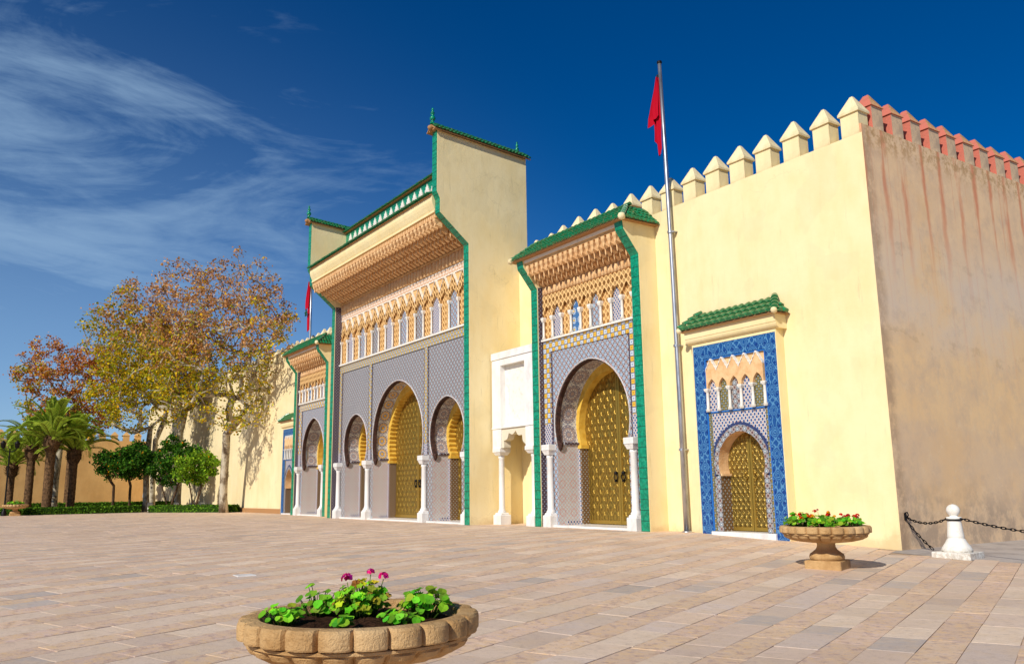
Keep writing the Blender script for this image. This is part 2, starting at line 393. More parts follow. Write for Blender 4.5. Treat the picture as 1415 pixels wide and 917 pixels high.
def brass(name, p, c1=(188, 154, 68), c2=(120, 96, 42)):
    m = Mat(name, c1, .34, .72); U, V = m.u*2*PI/p, m.v*2*PI/(p*1.35)
    f = (U.cos()+V.cos()); l = ((U+V)*2).cos()*((U-V)*2).cos(); n = m.noise(9, 6, .7)
    ring = (f*4.0).sin()
    h = f.ss(.3, 1.6)*.9+ring*.25+l*.22+n*.35
    m.base(m.mix((ring*.5+.5)*.5+n*.5, c1, c2)); m.bump(h, .55, .04)
    m.rough((n*.22)+.24); return m
M_brass = brass('embossed_brass', .58)
M_brassS = brass('embossed_brass_fine', .21, (174, 146, 72), (112, 92, 44))
M_brassplain = Mat('plain_brass', (186, 152, 68), .36, .75)
m = M_brassplain; m.bump(m.noise(12, 4), .2, .01)
M_gold = Mat('yellow_arch_paint', (226, 182, 72), .45, spec=.4)
m = M_gold; m.base(m.mix(m.noise(3, 5).ss(.4, .7), (230, 188, 80), (208, 160, 54)))
M_steel = Mat('galvanised_steel', (176, 178, 184), .38, .85)
m = M_steel; m.base(m.mix(m.noise(5, 5, .6, (1, 1, .2)).ss(.4, .7), (190, 192, 198), (140, 142, 150)))
M_red = Mat('red_flag_cloth', (178, 8, 36), .8, spec=.1)
M_starg = Mat('green_star', (20, 84, 50), .8)
M_sand = Mat('carved_sandstone', (206, 158, 96), .85, spec=.2)
m = M_sand; n = m.noise(2.5, 7, .7); n2 = m.noise(30, 4, .7)
c = m.mix(n.ss(.36, .66), (208, 170, 118), (180, 140, 90)); c = m.mix(n2.ss(.56, .74)*.6, c, (140, 100, 58))
m.base(m.mix(m.noise(1.1, 5, .6, off=4).ss(.52, .7)*.5, c, (214, 182, 136))); m.bump(n2*.9+n*.8+m.noise(70, 3)*.4, .9, .022)
M_soil = Mat('dark_soil', (74, 52, 38), .95, spec=.05)
m = M_soil; m.base(m.mix(m.noise(16, 6, .75).ss(.4, .65), (84, 58, 42), (46, 32, 24))); m.bump(m.noise(22, 6, .75), 1, .06)
def leafmat(name, tr=.45, rough=.5):
    m = Mat(name, (90, 120, 40), .7, spec=.12); a = m.attr()
    m.base(a)
    t = m.nt.nodes.new('ShaderNodeBsdfTranslucent'); m.nt.links.new(a, t.inputs['Color'])
    mx = m.nt.nodes.new('ShaderNodeMixShader'); mx.inputs[0].default_value = tr
    m.nt.links.new(m.b.outputs[0], mx.inputs[1]); m.nt.links.new(t.outputs[0], mx.inputs[2])
    m.nt.links.new(mx.outputs[0], m.nt.nodes['Material Output'].inputs['Surface']); return m
M_leaf = leafmat('leaf'); M_petal = leafmat('petal', .25, .6)
M_bark = Mat('plane_bark', (176, 164, 142), .85, spec=.1)
m = M_bark; m.base(m.mix(m.noise(1.6, 6, .7, (1, 1, .5)).ss(.42, .60), (196, 186, 164), (112, 96, 76)))
M_barkd = Mat('brown_bark', (86, 66, 48), .9, spec=.1)
m = M_barkd; m.base(m.mix(m.noise(4, 6, .7, (1, 1, .3)).ss(.4, .62), (104, 82, 60), (56, 42, 32))); m.bump(m.noise(8, 5, .6, (1, 1, .3)), .6, .05)
M_palmb = Mat('palm_bark', (104, 80, 58), .95, spec=.05)
m = M_palmb; c = m.mix(m.noise(5, 6, .75).ss(.38, .66), (128, 98, 70), (62, 46, 34)); m.base(c); m.bump(m.noise(7, 5, .7), 1, .08)
# paving
def stone(name, rest, mott):
    m = Mat(name, (170, 150, 130), .8, spec=.25); a = m.attr()
    n = m.noise(1.7, 8, .72); f = m.noise(26, 5, .7); g = m.noise(5.5, 7, .75)
    c = m.mix(g.ss(.34, .68)*mott, a, rest); c = m.mix(n.ss(.46, .72)*.34, c, (222, 188, 140)); c = m.mix(f.ss(.52, .72)*.30, c, (168, 144, 124)); c = m.mix(m.noise(3.1, 8, .75, off=15).ss(.56, .74)*.28, c, (170, 146, 130)); c = m.mix(m.noise(60, 3, .6).ss(.62, .72)*.5, c, (120, 100, 86))
    c = m.mix(m.noise(.35, 5, .6, off=2).ss(.45, .7)*.26, c, (180, 154, 134))
    m.base(c); m.bump(n*.5+f*.35+g*.6, .75, .016); m.rough(g*.35+.55); return m
M_slab = stone('sandstone_slab', (218, 194, 168), .55)
m = M_slab; cc_ = m.b.inputs['Base Color'].links[0].from_socket
cc_ = m.mix(m.noise(7, 7, .78, off=17).ss(.50, .66)*.34, cc_, (166, 144, 128)); m.base(m.mix(m.noise(2.2, 7, .7, off=19).ss(.54, .68)*.30, cc_, (226, 196, 152)))
M_pink = stone('mottled_pink_stone', (228, 192, 146), .75)
m = M_pink; cc_ = m.b.inputs['Base Color'].links[0].from_socket
cc_ = m.mix(m.noise(6, 7, .75, off=7).ss(.50, .62)*.62, cc_, (168, 138, 132)); m.base(m.mix(m.noise(8, 6, .75, off=9).ss(.54, .64)*.65, cc_, (236, 196, 136)))
M_joint = Mat('paving_joint', (128, 104, 84), .95, spec=.05)
m = M_joint; m.base(m.mix(m.noise(4, 6, .7).ss(.4, .65), (192, 166, 140), (150, 128, 108)))
M_asph = Mat('grey_road', (128, 124, 122), .9, spec=.15)
m = M_asph; m.base(m.mix(m.noise(1.1, 7, .7).ss(.38, .66), (186, 176, 166), (158, 148, 140))); m.bump(m.noise(40, 4), .4, .01)
M_earth = Mat('planting_bed_earth', (120, 96, 66), .95, spec=.05)
m = M_earth; m.base(m.mix(m.noise(.6, 6, .7).ss(.4, .62), (132, 104, 72), (84, 90, 48)))

# ================================================================ SETTING: ground, paving, road
def in_plaza(x, y):
    if y < -14 or x < -91.0 or x > 9: return False
    if x > -15.2: return y < 22.55
    return y < 23.9
xs = np.sort(np.concatenate([[-900, -500, -300, -200, -150, -120, -22.4, -9.4], np.arange(-100, 16.1, 2), [40, 90, 200, 500]]))
ys = np.concatenate([[-600, -300, -150, -80, -45], np.arange(-30, 60.1, 2), [90, 160, 300, 700]])
g = MB(); idx = {}
for i, x in enumerate(xs):
    for j, y in enumerate(ys):
        idx[i, j] = len(g.v); g.v.append((float(x), float(y), float(gz(x, y))-.014))
for i in range(len(xs)-1):
    for j in range(len(ys)-1):
        g.f.append((idx[i, j], idx[i+1, j], idx[i+1, j+1], idx[i, j+1]))
        if xs[i] < -92 or ys[j] < -40 or ys[j] > 60 or xs[i] > 20: g.mi[len(g.f)-1] = 1
ground = g.build('ground', [M_joint, M_earth]); ground['kind'] = 'structure'

th = math.radians(-22.7); D = (math.sin(th), math.cos(th)); T = (math.cos(th), -math.sin(th))
SL = [(210, 186, 160), (206, 182, 156), (202, 180, 158), (214, 190, 163), (206, 179, 152), (198, 178, 160), (215, 192, 165), (198, 174, 152), (208, 184, 160)]
PK = [(206, 178, 154), (203, 175, 152), (208, 181, 155), (202, 175, 155)]
rnd = random.Random(3)
def proj(p):
    q = Vector(p)-Vector((0, 0, CAMZ)); z = q.dot(_f)
    if z < .3: return None
    return (707.5+FPX*q.dot(_r2)/z, 458.5-FPX*q.dot(_u2)/z)
pav = []
t = -3.55-1.07*88; row = 0
while t < 18:
    slab = row % 2 == 0; wd = .57 if slab else .50
    s_ = -46+rnd.random()*1.5
    while s_ < 62:
        ln = rnd.uniform(.72, 1.25) if slab else rnd.uniform(.9, 1.9)
        if slab and rnd.random() < .15: ln *= 1.5
        cs, ct = s_+ln/2, t+wd/2
        cx_, cy_ = ct*T[0]+cs*D[0], ct*T[1]+cs*D[1]
        if in_plaza(cx_, cy_):
            gap = .004+.004*(rnd.random() < .25); e = []
            for a, b in ((gap, gap), (wd-gap, gap), (wd-gap, ln-gap), (gap, ln-gap)):
                a += rnd.uniform(-.006, .006); b += rnd.uniform(-.009, .009)
                tt, sv = t+a, s_+b; e.append((tt*T[0]+sv*D[0], tt*T[1]+sv*D[1]))
            dz_ = rnd.uniform(-.004, .002)
            top = [(x, y, float(gz(x, y))+dz_+rnd.uniform(-.002, .002)) for x, y in e]
            base = rnd.choice(SL if slab else PK); k = rnd.uniform(.95, 1.05)
            if slab and rnd.random() < .13: base = rnd.choice([(178, 166, 154), (172, 160, 148), (186, 164, 144)])
            k *= 1.10; c = lin([min(255, v*k) for v in (base[0]*.99, base[1]*1.0, base[2]*1.03)])[:3]
            pp = [proj(q) for q in top]; ar = 0
            if all(pp):
                cxp = sum(q[0] for q in pp)/4; cyp = sum(q[1] for q in pp)/4
                if -20 < cxp < 1435 and cyp < 935:
                    ar = abs(sum(pp[i][0]*pp[(i+1) % 4][1]-pp[(i+1) % 4][0]*pp[i][1] for i in range(4)))/2
            pav.append((ar, top, c, slab, (cx_, cy_)))
        s_ += ln
    t += wd; row += 1
pav.sort(key=lambda a: -a[0])
def paver(mb, top, c, mi):
    cx_ = sum(p[0] for p in top)/4; cy_ = sum(p[1] for p in top)/4
    inn = [(p[0]+(cx_-p[0])*.008, p[1]+(cy_-p[1])*.008, p[2]) for p in top]
    out = [(p[0], p[1], p[2]-.003) for p in top]; bot = [(p[0], p[1], p[2]-.045) for p in top]
    fs = [(0, 1, 2, 3)]+[(4+i, 4+(i+1) % 4, (i+1) % 4, i) for i in range(4)]+[(8+i, 8+(i+1) % 4, 4+(i+1) % 4, 4+i) for i in range(4)]
    mb.mesh(inn+out+bot, fs, mi=mi, col=c)
for ar, top, c, slab, ce in pav[:300]:
    mb = MB(); paver(mb, top, c, 0); z0 = float(gz(*ce))
    me = mb.data('paver', M_slab if slab else M_pink, (0, 0, 0))
    inst(me, 'paver', ground)
mb = MB()
for ar, top, c, slab, ce in pav[300:]: paver(mb, top, c, 0 if slab else 1)
o = mb.build('far_pavers', [M_slab, M_pink], ground); o['kind'] = 'stuff'

mb = MB()   # grey road beyond the chain, running along the side wall
rx = sorted(list(np.arange(-14.7, 15, 2.0))+[-9.4, 40]); ry = [22.62]+list(np.arange(24, 80, 4.0))
for i in range(len(rx)-1):
    for j in range(len(ry)-1):
        q = [(rx[i], ry[j]), (rx[i+1], ry[j]), (rx[i+1], ry[j+1]), (rx[i], ry[j+1])]
        mb.face([(x, y, float(gz(x, y))-.006) for x, y in q])
o = mb.build('side_road', M_asph); o['kind'] = 'structure'

# ================================================================ WALLS with battlements
def merlon_data(w_, d_, h_, cap, mats, capm):
    b = MB(); b.box(-w_/2, w_/2, 0, d_, 0, h_)
    c = MB(); e = .06
    c.mesh([(-w_/2-e, -e, h_), (w_/2+e, -e, h_), (w_/2+e, d_+e, h_), (-w_/2-e, d_+e, h_),
            (-w_/2-e, -e, h_+.07), (w_/2+e, -e, h_+.07), (w_/2+e, d_+e, h_+.07), (-w_/2-e, d_+e, h_+.07),
            (-.05, d_/2-.05, h_+cap), (.05, d_/2-.05, h_+cap), (.05, d_/2+.05, h_+cap), (-.05, d_/2+.05, h_+cap)],
           [(3, 2, 1, 0), (0, 1, 5, 4), (1, 2, 6, 5), (2, 3, 7, 6), (3, 0, 4, 7), (4, 5, 9, 8), (5, 6, 10, 9), (6, 7, 11, 10), (7, 4, 8, 11), (8, 9, 10, 11)])
    return b.data('merlon', mats), c.data('merlon_cap', capm)
mer, mcap = merlon_data(.66, .50, .74, .64, M_cream, M_cap)
def merlons(root, xlist, y, z):
    ox, oy, oz = root.location
    for i, x in enumerate(xlist):
        r = random.Random(int(abs(x)*100))
        m_ = inst(mer, 'merlon', root, (x-ox, y-oy, z-oz), (0, 0, r.uniform(-.03, .03)), (r.uniform(.94, 1.06), 1, r.uniform(.96, 1.05)))
        inst(mcap, 'merlon_cap', m_)
ZV = 12.75
rw = thing('battlemented_wall', 'smooth cream battlemented wall right of the tall gateway, ending at the near corner', 'wall', (-23, 23.5, 0))
MB().prism_y([(-32.2, 11.6), (-24.36, 11.6), (-24.36, -.5), (-21.3, -.5), (-21.3, 3.75), (-19.2, 3.75), (-19.2, -.5), (-14.703, -.5), (-14.703, ZV), (-32.2, ZV)], 23.5, 24.7).build('wall_face', M_cream, rw)
merlons(rw, [-15.10]+[-16.19-1.215*k for k in range(13)], 23.5, ZV)
cw = thing('connecting_wall', 'narrow set-back cream wall behind the white marble screen', 'wall', (-34, 24.45, 0))
MB().box(-35.62, -32.2, 24.45, 25.2, -.3, 13.0).build('wall_face', M_cream, cw)
merlons(cw, [-34.3, -33.0], 24.45, 13.0)
lw = thing('battlemented_wall', 'long cream battlemented wall in tree shadow, left of the gates', 'wall', (-90, 23.5, 0))
MB().prism_y([(-127, -.5), (-67.8, -.5), (-67.8, 3.75), (-66.15, 3.75), (-66.15, -.5), (-64.38, -.5), (-64.38, 11.6), (-57.3, 11.6), (-57.3, ZV), (-127, ZV)], 23.5, 24.7).build('wall_face', M_creamL, lw)
MB().box(-127, -69.3, 23.36, 23.498, -.3, .38).build('plinth', M_clay, lw)
merlons(lw, [-57.9-1.215*k for k in range(57)], 23.5, ZV)
cl_ = thing('connecting_wall', 'cream wall piece between the tall gateway and left gateway', 'wall', (-55.6, 24.45, 0))
MB().box(-57.3, -53.9, 24.45, 25.2, -.3, ZV).build('wall_face', M_cream, cl_)

sw = thing('weathered_wall', 'tall stained plaster side wall with salmon-sided battlements at right', 'wall', (-14.72, 40, -.3))
MB().prism_x([(23.504, -1), (23.504, 13.05), (85, 13.05), (85, -1)], -15.3, -14.70).build('wall_face', M_weather, sw)
def merlonR():
    b = MB(); w_, d_, h_ = .60, .62, .78
    p = [(-w_, 0, 0), (0, 0, 0), (0, d_, 0), (-w_, d_, 0), (-w_, 0, h_), (0, 0, h_), (0, d_, h_), (-w_, d_, h_)]
    b.mesh(p, [(0, 1, 5, 4), (2, 3, 7, 6), (3, 0, 4, 7)]); b.mesh(p, [(1, 2, 6, 5)], mi=1)
    c = MB(); e = .05
    q = [(-w_-e, -e, h_), (e, -e, h_), (e, d_+e, h_), (-w_-e, d_+e, h_), (-w_/2-.12, d_/2-.03, h_+.52), (-w_/2+.06, d_/2-.03, h_+.52), (-w_/2+.06, d_/2+.03, h_+.52), (-w_/2-.12, d_/2+.03, h_+.52)]
    c.mesh(q, [(3, 2, 1, 0), (0, 1, 5, 4), (2, 3, 7, 6), (3, 0, 4, 7), (4, 5, 6, 7)]); c.mesh(q, [(1, 2, 6, 5)], mi=1)
    return b.data('merlon', [M_salmon, M_weather]), c.data('merlon_cap', [M_salmon, M_capold])
mr, mrc = merlonR()
for k in range(34):
    r = random.Random(k+50)
    m_ = inst(mr, 'merlon', sw, (.015, 24.16+1.12*k-40, 13.35), (0, 0, r.uniform(-.02, .02)), (1, r.uniform(.95, 1.05), r.uniform(.97, 1.04)))
    inst(mrc, 'merlon_cap', m_)
ow = thing('ochre_wall', 'ochre battlemented wall far behind the palms', 'wall', (-127, 0, 0))
MB().box(-128.2, -127.2, -60, 23.4, -.5, 9.1).build('wall_face', M_ochre, ow)
omer, ocap = merlon_data(.8, .6, .7, .55, M_ochre, M_ochre)
for k in range(44):
    m_ = inst(omer, 'merlon', ow, (-.2, 22.3-1.5*k, 9.1), (0, 0, PI/2)); inst(ocap, 'merlon_cap', m_)

# ================================================================ GATEWAYS
def arch_pts(cx, hw, zs, za, zc, n=16):
    o = ((za-zc)**2-hw**2)/(2*hw); R = hw+o
    a0 = math.asin((zs-zc)/R); a1 = math.acos(o/R)
    L = [(cx+o-R*math.cos(a0+(a1-a0)*i/n), zc+R*math.sin(a0+(a1-a0)*i/n)) for i in range(n+1)]
    return L+[(2*cx-x, z) for x, z in reversed(L[:-1])]
def arc_len(c):
    s_ = [0]
    for a, b in zip(c, c[1:]): s_.append(s_[-1]+math.hypot(b[0]-a[0], b[1]-a[1]))
    return s_
def soffit(mb, c, y0, y1, flip=False, mi=0):
    L = arc_len(c)
    for i in range(len(c)-1):
        (xa, za), (xb, zb) = c[i], c[i+1]; q = [(xa, y0, za), (xb, y0, zb), (xb, y1, zb), (xa, y1, za)]
        h = (y1-y0)/2
        mb.face(q, uv=[(L[i], -h), (L[i+1], -h), (L[i+1], h), (L[i], h)], mi=mi)
def annulus(mb, c0, c1, y, mi=0):
    for i in range(len(c0)-1): mb.face([(c0[i][0], y, c0[i][1]), (c1[i][0], y, c1[i][1]), (c1[i+1][0], y, c1[i+1][1]), (c0[i+1][0], y, c0[i+1][1])], mi=mi)
def wall_with_arch(mb, c, xa, xb, z0, z1, y):
    h = len(c)//2; L = c[:h+1]; R = c[h:]
    for (x0, a), (x1, b) in zip(L, L[1:]): mb.face([(xa, y, a), (x0, y, a), (x1, y, b), (xa, y, b)])
    for (x0, a), (x1, b) in zip(R, R[1:]): mb.face([(x0, y, a), (xb, y, a), (xb, y, b), (x1, y, b)])
    za = L[-1][1]; mb.face([(xa, y, za), (xb, y, za), (xb, y, z1), (xa, y, z1)])
    zs = L[0][1]
    if zs > z0:
        mb.face([(xa, y, z0), (L[0][0], y, z0), (L[0][0], y, zs), (xa, y, zs)])
        mb.face([(R[-1][0], y, z0), (xb, y, z0), (xb, y, zs), (R[-1][0], y, zs)])
def knocker(root, door, x, y, z, s=1.0, mat=None):
    mb = MB(); n = 14
    ring = [(x+.16*s*math.sin(2*PI*i/n), y-.05*s, z-.16*s+.16*s*math.cos(2*PI*i/n)) for i in range(n+1)]
    mb.tube(ring, .028*s, 5); mb.lathe([(0.02, -.08*s), (.10*s, -.03*s), (.11*s, .02*s), (.05*s, .08*s)], (x, y-.03, z+.03), 10)
    mb.box(x-.05*s, x+.05*s, y-.1*s, y+.02, z-.42*s, z-.30*s)
    return mb.build('knocker', mat or M_dark, door)
def door(root, c, cx, z0, y, mat, p, frame=.09, ks=1.0, km=None):
    """two arched brass leaves with raised rails and studs"""
    h = len(c)//2
    for sgn in (-1, 1):
        pts = (c[:h+1] if sgn < 0 else [q for q in reversed(c[h:])])
        poly = [(pts[0][0], z0)]+pts+[(cx+sgn*.012, pts[-1][1]-.01), (cx+sgn*.012, z0)]
        mb = MB(); mb.prism_y(poly, y, y+.12)
        leaf = mb.build('door_leaf', mat, root)
        x0 = pts[0][0]; r = MB()
        xi = cx+sgn*.012
        lo, hi = min(xi, xi+sgn*frame*1.3), max(xi, xi+sgn*frame*1.3)
        r.box(lo, hi, y-.035, y-.002, z0+.02, pts[-1][1]-.25)
        a, b = sorted((x0, xi)); r.box(a+.02, b-frame*1.35, y-.03, y-.002, z0+.03, z0+.03+frame*1.6) if sgn < 0 else r.box(a+frame*1.35, b-.02, y-.03, y-.002, z0+.03, z0+.03+frame*1.6)
        r.build('door_rail', M_brassplain, leaf)
        # star bosses set in a diamond lattice
        st = MB(); k = 0; zz_ = z0+.45
        while zz_ < pts[-1][1]-.2:
            off = (p/2 if k % 2 else 0); xx = cx+sgn*(p*.55+off)
            while abs(xx-cx) < abs(x0-cx)+.4:
                # inside the leaf?
                wid = None
                if zz_ <= pts[0][1]: wid = abs(x0-cx)
                else:
                    for (xa, za), (xb, zb) in zip(pts, pts[1:]):
                        if za <= zz_ <= zb: wid = abs(xa+(xb-xa)*(zz_-za)/max(1e-6, zb-za)-cx); break
                if wid and abs(xx-cx) < wid-p*.32:
                    R_ = p*(.21 if p > .3 else .15); n = 8; ang = [(2*PI*i/(2*n)) for i in range(2*n)]
                    ringp = [(xx+(R_ if i % 2 == 0 else R_*.55)*math.cos(a_), y-.004, zz_+1.2*(R_ if i % 2 == 0 else R_*.55)*math.sin(a_)) for i, a_ in enumerate(ang)]
                    st.mesh(ringp+[(xx, y-.004-p*.055, zz_)], [(i, (i+1) % (2*n), 2*n) for i in range(2*n)])
                xx += sgn*p
            zz_ += p*.68; k += 1
        if st.f: st.build('door_studs', M_brassplain, leaf, kind='stuff')
        knocker(root, leaf, cx+sgn*(.16+.10*ks), y-.03, z0+(pts[0][1]-z0)*(.62 if km is None else 1.0), ks, km or M_dark)
def arched_bay(root, cx, hw, zs, za, zc, xa, xb, ztop, YT, YR, YD, tile, ros, ribbed, ndoor=.46, edge=None):
    c = arch_pts(cx, hw, zs, za, zc); xj = c[0][0]; xk = c[-1][0]
    mb = MB(); wall_with_arch(mb, c, xa, xb, 0, ztop, YT); mb.build('tile_panel', tile, root)
    # dark carved ring standing just inside the arch edge
    ci = arch_pts(cx, hw-.07, zs, za-.08, zc); mb = MB(); annulus(mb, c, ci, YT+.035); soffit(mb, ci, YT+.035, YT+.26); annulus(mb, ci, c, YT+.26)
    rg = mb.build('carved_arch_ring', M_cedar, root)
    for sx_, xx in ((1, xj), (-1, xk)):
        MB().lathe([(.02, -.32), (.09, -.24), (.13, -.08), (.15, 0), (.15, .05)], (xx+sx_*.02, YT+.15, zs+.02), 8).build('console', M_cedar, rg)
    mb = MB(); soffit(mb, c, YT+.26, YR); mb.build('tile_soffit', ros, root)
    for xx, f in ((xj, 1), (xk, -1)):
        jb = MB().box(min(xx, xx-f*.05), max(xx, xx-f*.05), YT+.002, YR, 0.0, zs).build('jamb_tiles', M_zpil, root)
        MB().box(min(xx, xx+f*.05), max(xx, xx+f*.05), YT+.41, YR, zs-.02, zs+.10).build('impost_trim', M_zreveal, jb)
        MB().box(min(xx, xx+f*.02), max(xx, xx+f*.02), YT+.45, YR-.002, .02, .26).build('foot_trim', M_bluew, jb)
    mb = MB(); mb.tube([(x, YT-.01, z) for x, z in c], .038, 6); mb.build('arch_moulding', edge or M_zpil, root)
    # inner arch
    zs2, za2 = zs-.02, za-.42
    c2 = arch_pts(cx, hw-.20, zs2, za2, zc-.1, 40 if ribbed else 18); c1 = arch_pts(cx, hw+.02, zs2, za+.02, zc, len(c2)//2)
    if ribbed:
        L = arc_len(c2); pitch = L[-1]/max(8, round(L[-1]/.27)); cc = []
        n_ = 240; c3 = arch_pts(cx, hw-.20, zs2, za2, zc-.1, n_); L3 = arc_len(c3); c1 = arch_pts(cx, hw+.02, zs2, za+.02, zc, n_)
        for i, (x, z) in enumerate(c3):
            j, k = max(i-1, 0), min(i+1, len(c3)-1); tx, tz = c3[k][0]-c3[j][0], c3[k][1]-c3[j][1]; l = math.hypot(tx, tz)
            d = .10*abs(math.sin(PI*L3[i]/pitch))
            cc.append((x+tz/l*d, z-tx/l*d))
        c2s = cc
        rb = MB(); annulus(rb, c1, c2s, YR); soffit(rb, c2s, YR, YD+.05)
    else:
        rb = MB(); annulus(rb, c1, c2, YR); soffit(rb, c2, YR, YD+.05)
    x2 = c2[0][0]; x3 = c2[-1][0]
    ra = rb.build('scalloped_arch' if ribbed else 'inner_arch', M_gold, root)
    for a, b in ((xj-.02, x2+.06), (x3-.06, xk+.02)): MB().box(a, b, YR-.06, YD+.02, zs2-.16, zs2).build('arch_foot', M_gold, ra)
    for a, b in ((xj-.02, x2), (x3, xk+.02)):
        jb = MB().box(a, b, YR, YD+.03, 0, zs2-.16).build('door_jamb', M_zbrown, root)
        e0_, e1_ = (xj+.001, xj+.10) if a < cx else (xk-.10, xk-.001)
        MB().box(e0_, e1_, YR-.03, YR-.002, .05, zs2-.17).build('edge_trim', M_bluew, jb)
    cd = arch_pts(cx, hw-.18, zs2, za2+.02, zc-.1, 18)
    door(root, cd, cx, .10, YD, M_brass, ndoor, ks=.85)
    MB().bbox(xj-.3, xk+.3, YT-.22, YD+.1, -.05, .085, .02).build('threshold', M_marble, root)
def column_data(h_, r, ped, cw_, ch):
    s_ = MB(); s_.lathe([(r*1.35, ped), (r*1.45, ped+.06), (r*1.1, ped+.14), (r, ped+.2), (r*.94, h_-ch-.16), (r*1.12, h_-ch-.12), (r*1.12, h_-ch-.08), (r*.98, h_-ch)], n=16)
    p = MB(); p.bbox(-cw_*.46, cw_*.46, -cw_*.46, cw_*.46, 0, ped-.09, .03); p.bbox(-cw_*.38, cw_*.38, -cw_*.38, cw_*.38, ped-.09, ped+.01, .05)
    c = MB(); a, b = cw_*.30, cw_*.44
    c.mesh([(-a, -a, h_-ch), (a, -a, h_-ch), (a, a, h_-ch), (-a, a, h_-ch), (-b, -b, h_-ch*.55), (b, -b, h_-ch*.55), (b, b, h_-ch*.55), (-b, b, h_-ch*.55)],
           [(3, 2, 1, 0), (0, 1, 5, 4), (1, 2, 6, 5), (2, 3, 7, 6), (3, 0, 4, 7), (4, 5, 6, 7)])
    c.bbox(-b-.02, b+.02, -b-.02, b+.02, h_-ch*.55+.002, h_, .02)
    return s_.data('column', M_marble), p.data('pedestal', M_marble), c.data('capital', M_marble)
def columns(root, xl, y, h_, r=.15, ped=.60, cw_=.60, ch=.46):
    d = column_data(h_, r, ped, cw_, ch); ox, oy, oz = root.location
    for x in xl:
        k = inst(d[0], 'column', root, (x-ox, y-oy, -oz)); inst(d[1], 'pedestal', k); inst(d[2], 'capital', k)
def half_tile(mb, p, q, side, r0, r1, up, n=4, mi=0):
    """barrel tile from p (upper end) to q (lower end), open side down"""
    P = []
    for e, r in ((p, r0), (q, r1)):
        for i in range(n+1):
            a = PI*i/n; P.append(e+side*(math.cos(a)*r)+up*(math.sin(a)*r))
    fs = [(i, i+1, n+2+i, n+1+i) for i in range(n)]+[tuple(range(2*n+1, n, -1))]
    mb.mesh(P, fs, mi=mi, smooth=False)
def tile_slope(mb, D_, C_, upv, lenf, pitch, rowl, r, seed=0, ridge_in=0, pan=None):
    D_, C_, upv = Vector(D_), Vector(C_), Vector(upv).normalized()
    ed = (C_-D_); W = ed.length; ed.normalize(); nrm = ed.cross(upv).normalized()
    if nrm.z < 0: nrm = -nrm
    n = max(1, int(round(W/pitch))); rr = random.Random(seed)
    for i in range(n):
        x = (i+.5)/n; L = lenf(x*W)
        if L < .12: continue
        b = D_+ed*(x*W)
        k = max(1, int(round(L/rowl)))
        for j in range(k):
            lo = b+upv*(L*j/k-.02)+nrm*(.015+rr.uniform(-.012, .012)); hi = b+upv*(L*(j+1)/k+.06)+nrm*.0
            half_tile(mb, hi+ed*rr.uniform(-.01, .01), lo+ed*rr.uniform(-.012, .012)+nrm*.03, ed, r*.85, r, nrm)
    return nrm
def slope_board(mb, pts, th_=.05):
    pts = [Vector(p) for p in pts]; n = (pts[1]-pts[0]).cross(pts[2]-pts[0]).normalized()
    if n.z < 0: n = -n
    k = len(pts); P = pts+[p-n*th_ for p in pts]
    mb.mesh(P, [tuple(range(k)), tuple(range(2*k-1, k-1, -1))]+[(i, (i+1) % k, k+(i+1) % k, k+i) for i in range(k)])
def finial(root, x, y, z, s=1):
    MB().lathe([(.16*s, 0), (.10*s, .1*s), (.06*s, .16*s), (.15*s, .26*s), (.17*s, .36*s), (.12*s, .46*s), (.05*s, .52*s), (.11*s, .60*s), (.12*s, .67*s), (.08*s, .74*s), (.04*s, .79*s), (.07*s, .85*s), (.06*s, .92*s), (.01*s, .99*s)], (x, y, z), 12).build('finial', M_green, root)
def pier(root, x0, x1, path, yb, ztb, strip=.022):
    """side pier: path is its front outline (y,z) from the ground up"""
    poly = path+[(yb, ztb), (yb, -.4)]; poly = [(path[0][0], -.4)]+poly[1:]
    p = MB().prism_x(poly, x0, x1).build('pier', M_cream, root)
    mb = MB()
    for (ya, za), (yc, zc_) in zip(path, path[1:]):
        d = Vector((0, yc-ya, zc_-za)).normalized(); nrm = Vector((0, -d.z, d.y))*.03
        a, b = x0+strip, x1-strip
        q = [(a, ya, za), (b, ya, za), (b, yc, zc_), (a, yc, zc_)]
        P = [Vector(v)+nrm for v in q]+[Vector(v)-nrm*.3 for v in q]
        mb.mesh(P, [(0, 1, 2, 3), (4, 7, 6, 5), (0, 4, 5, 1), (1, 5, 6, 2), (2, 6, 7, 3), (3, 7, 4, 0)])
    mb.build('green_tile_strip', M_green, p)
    return p
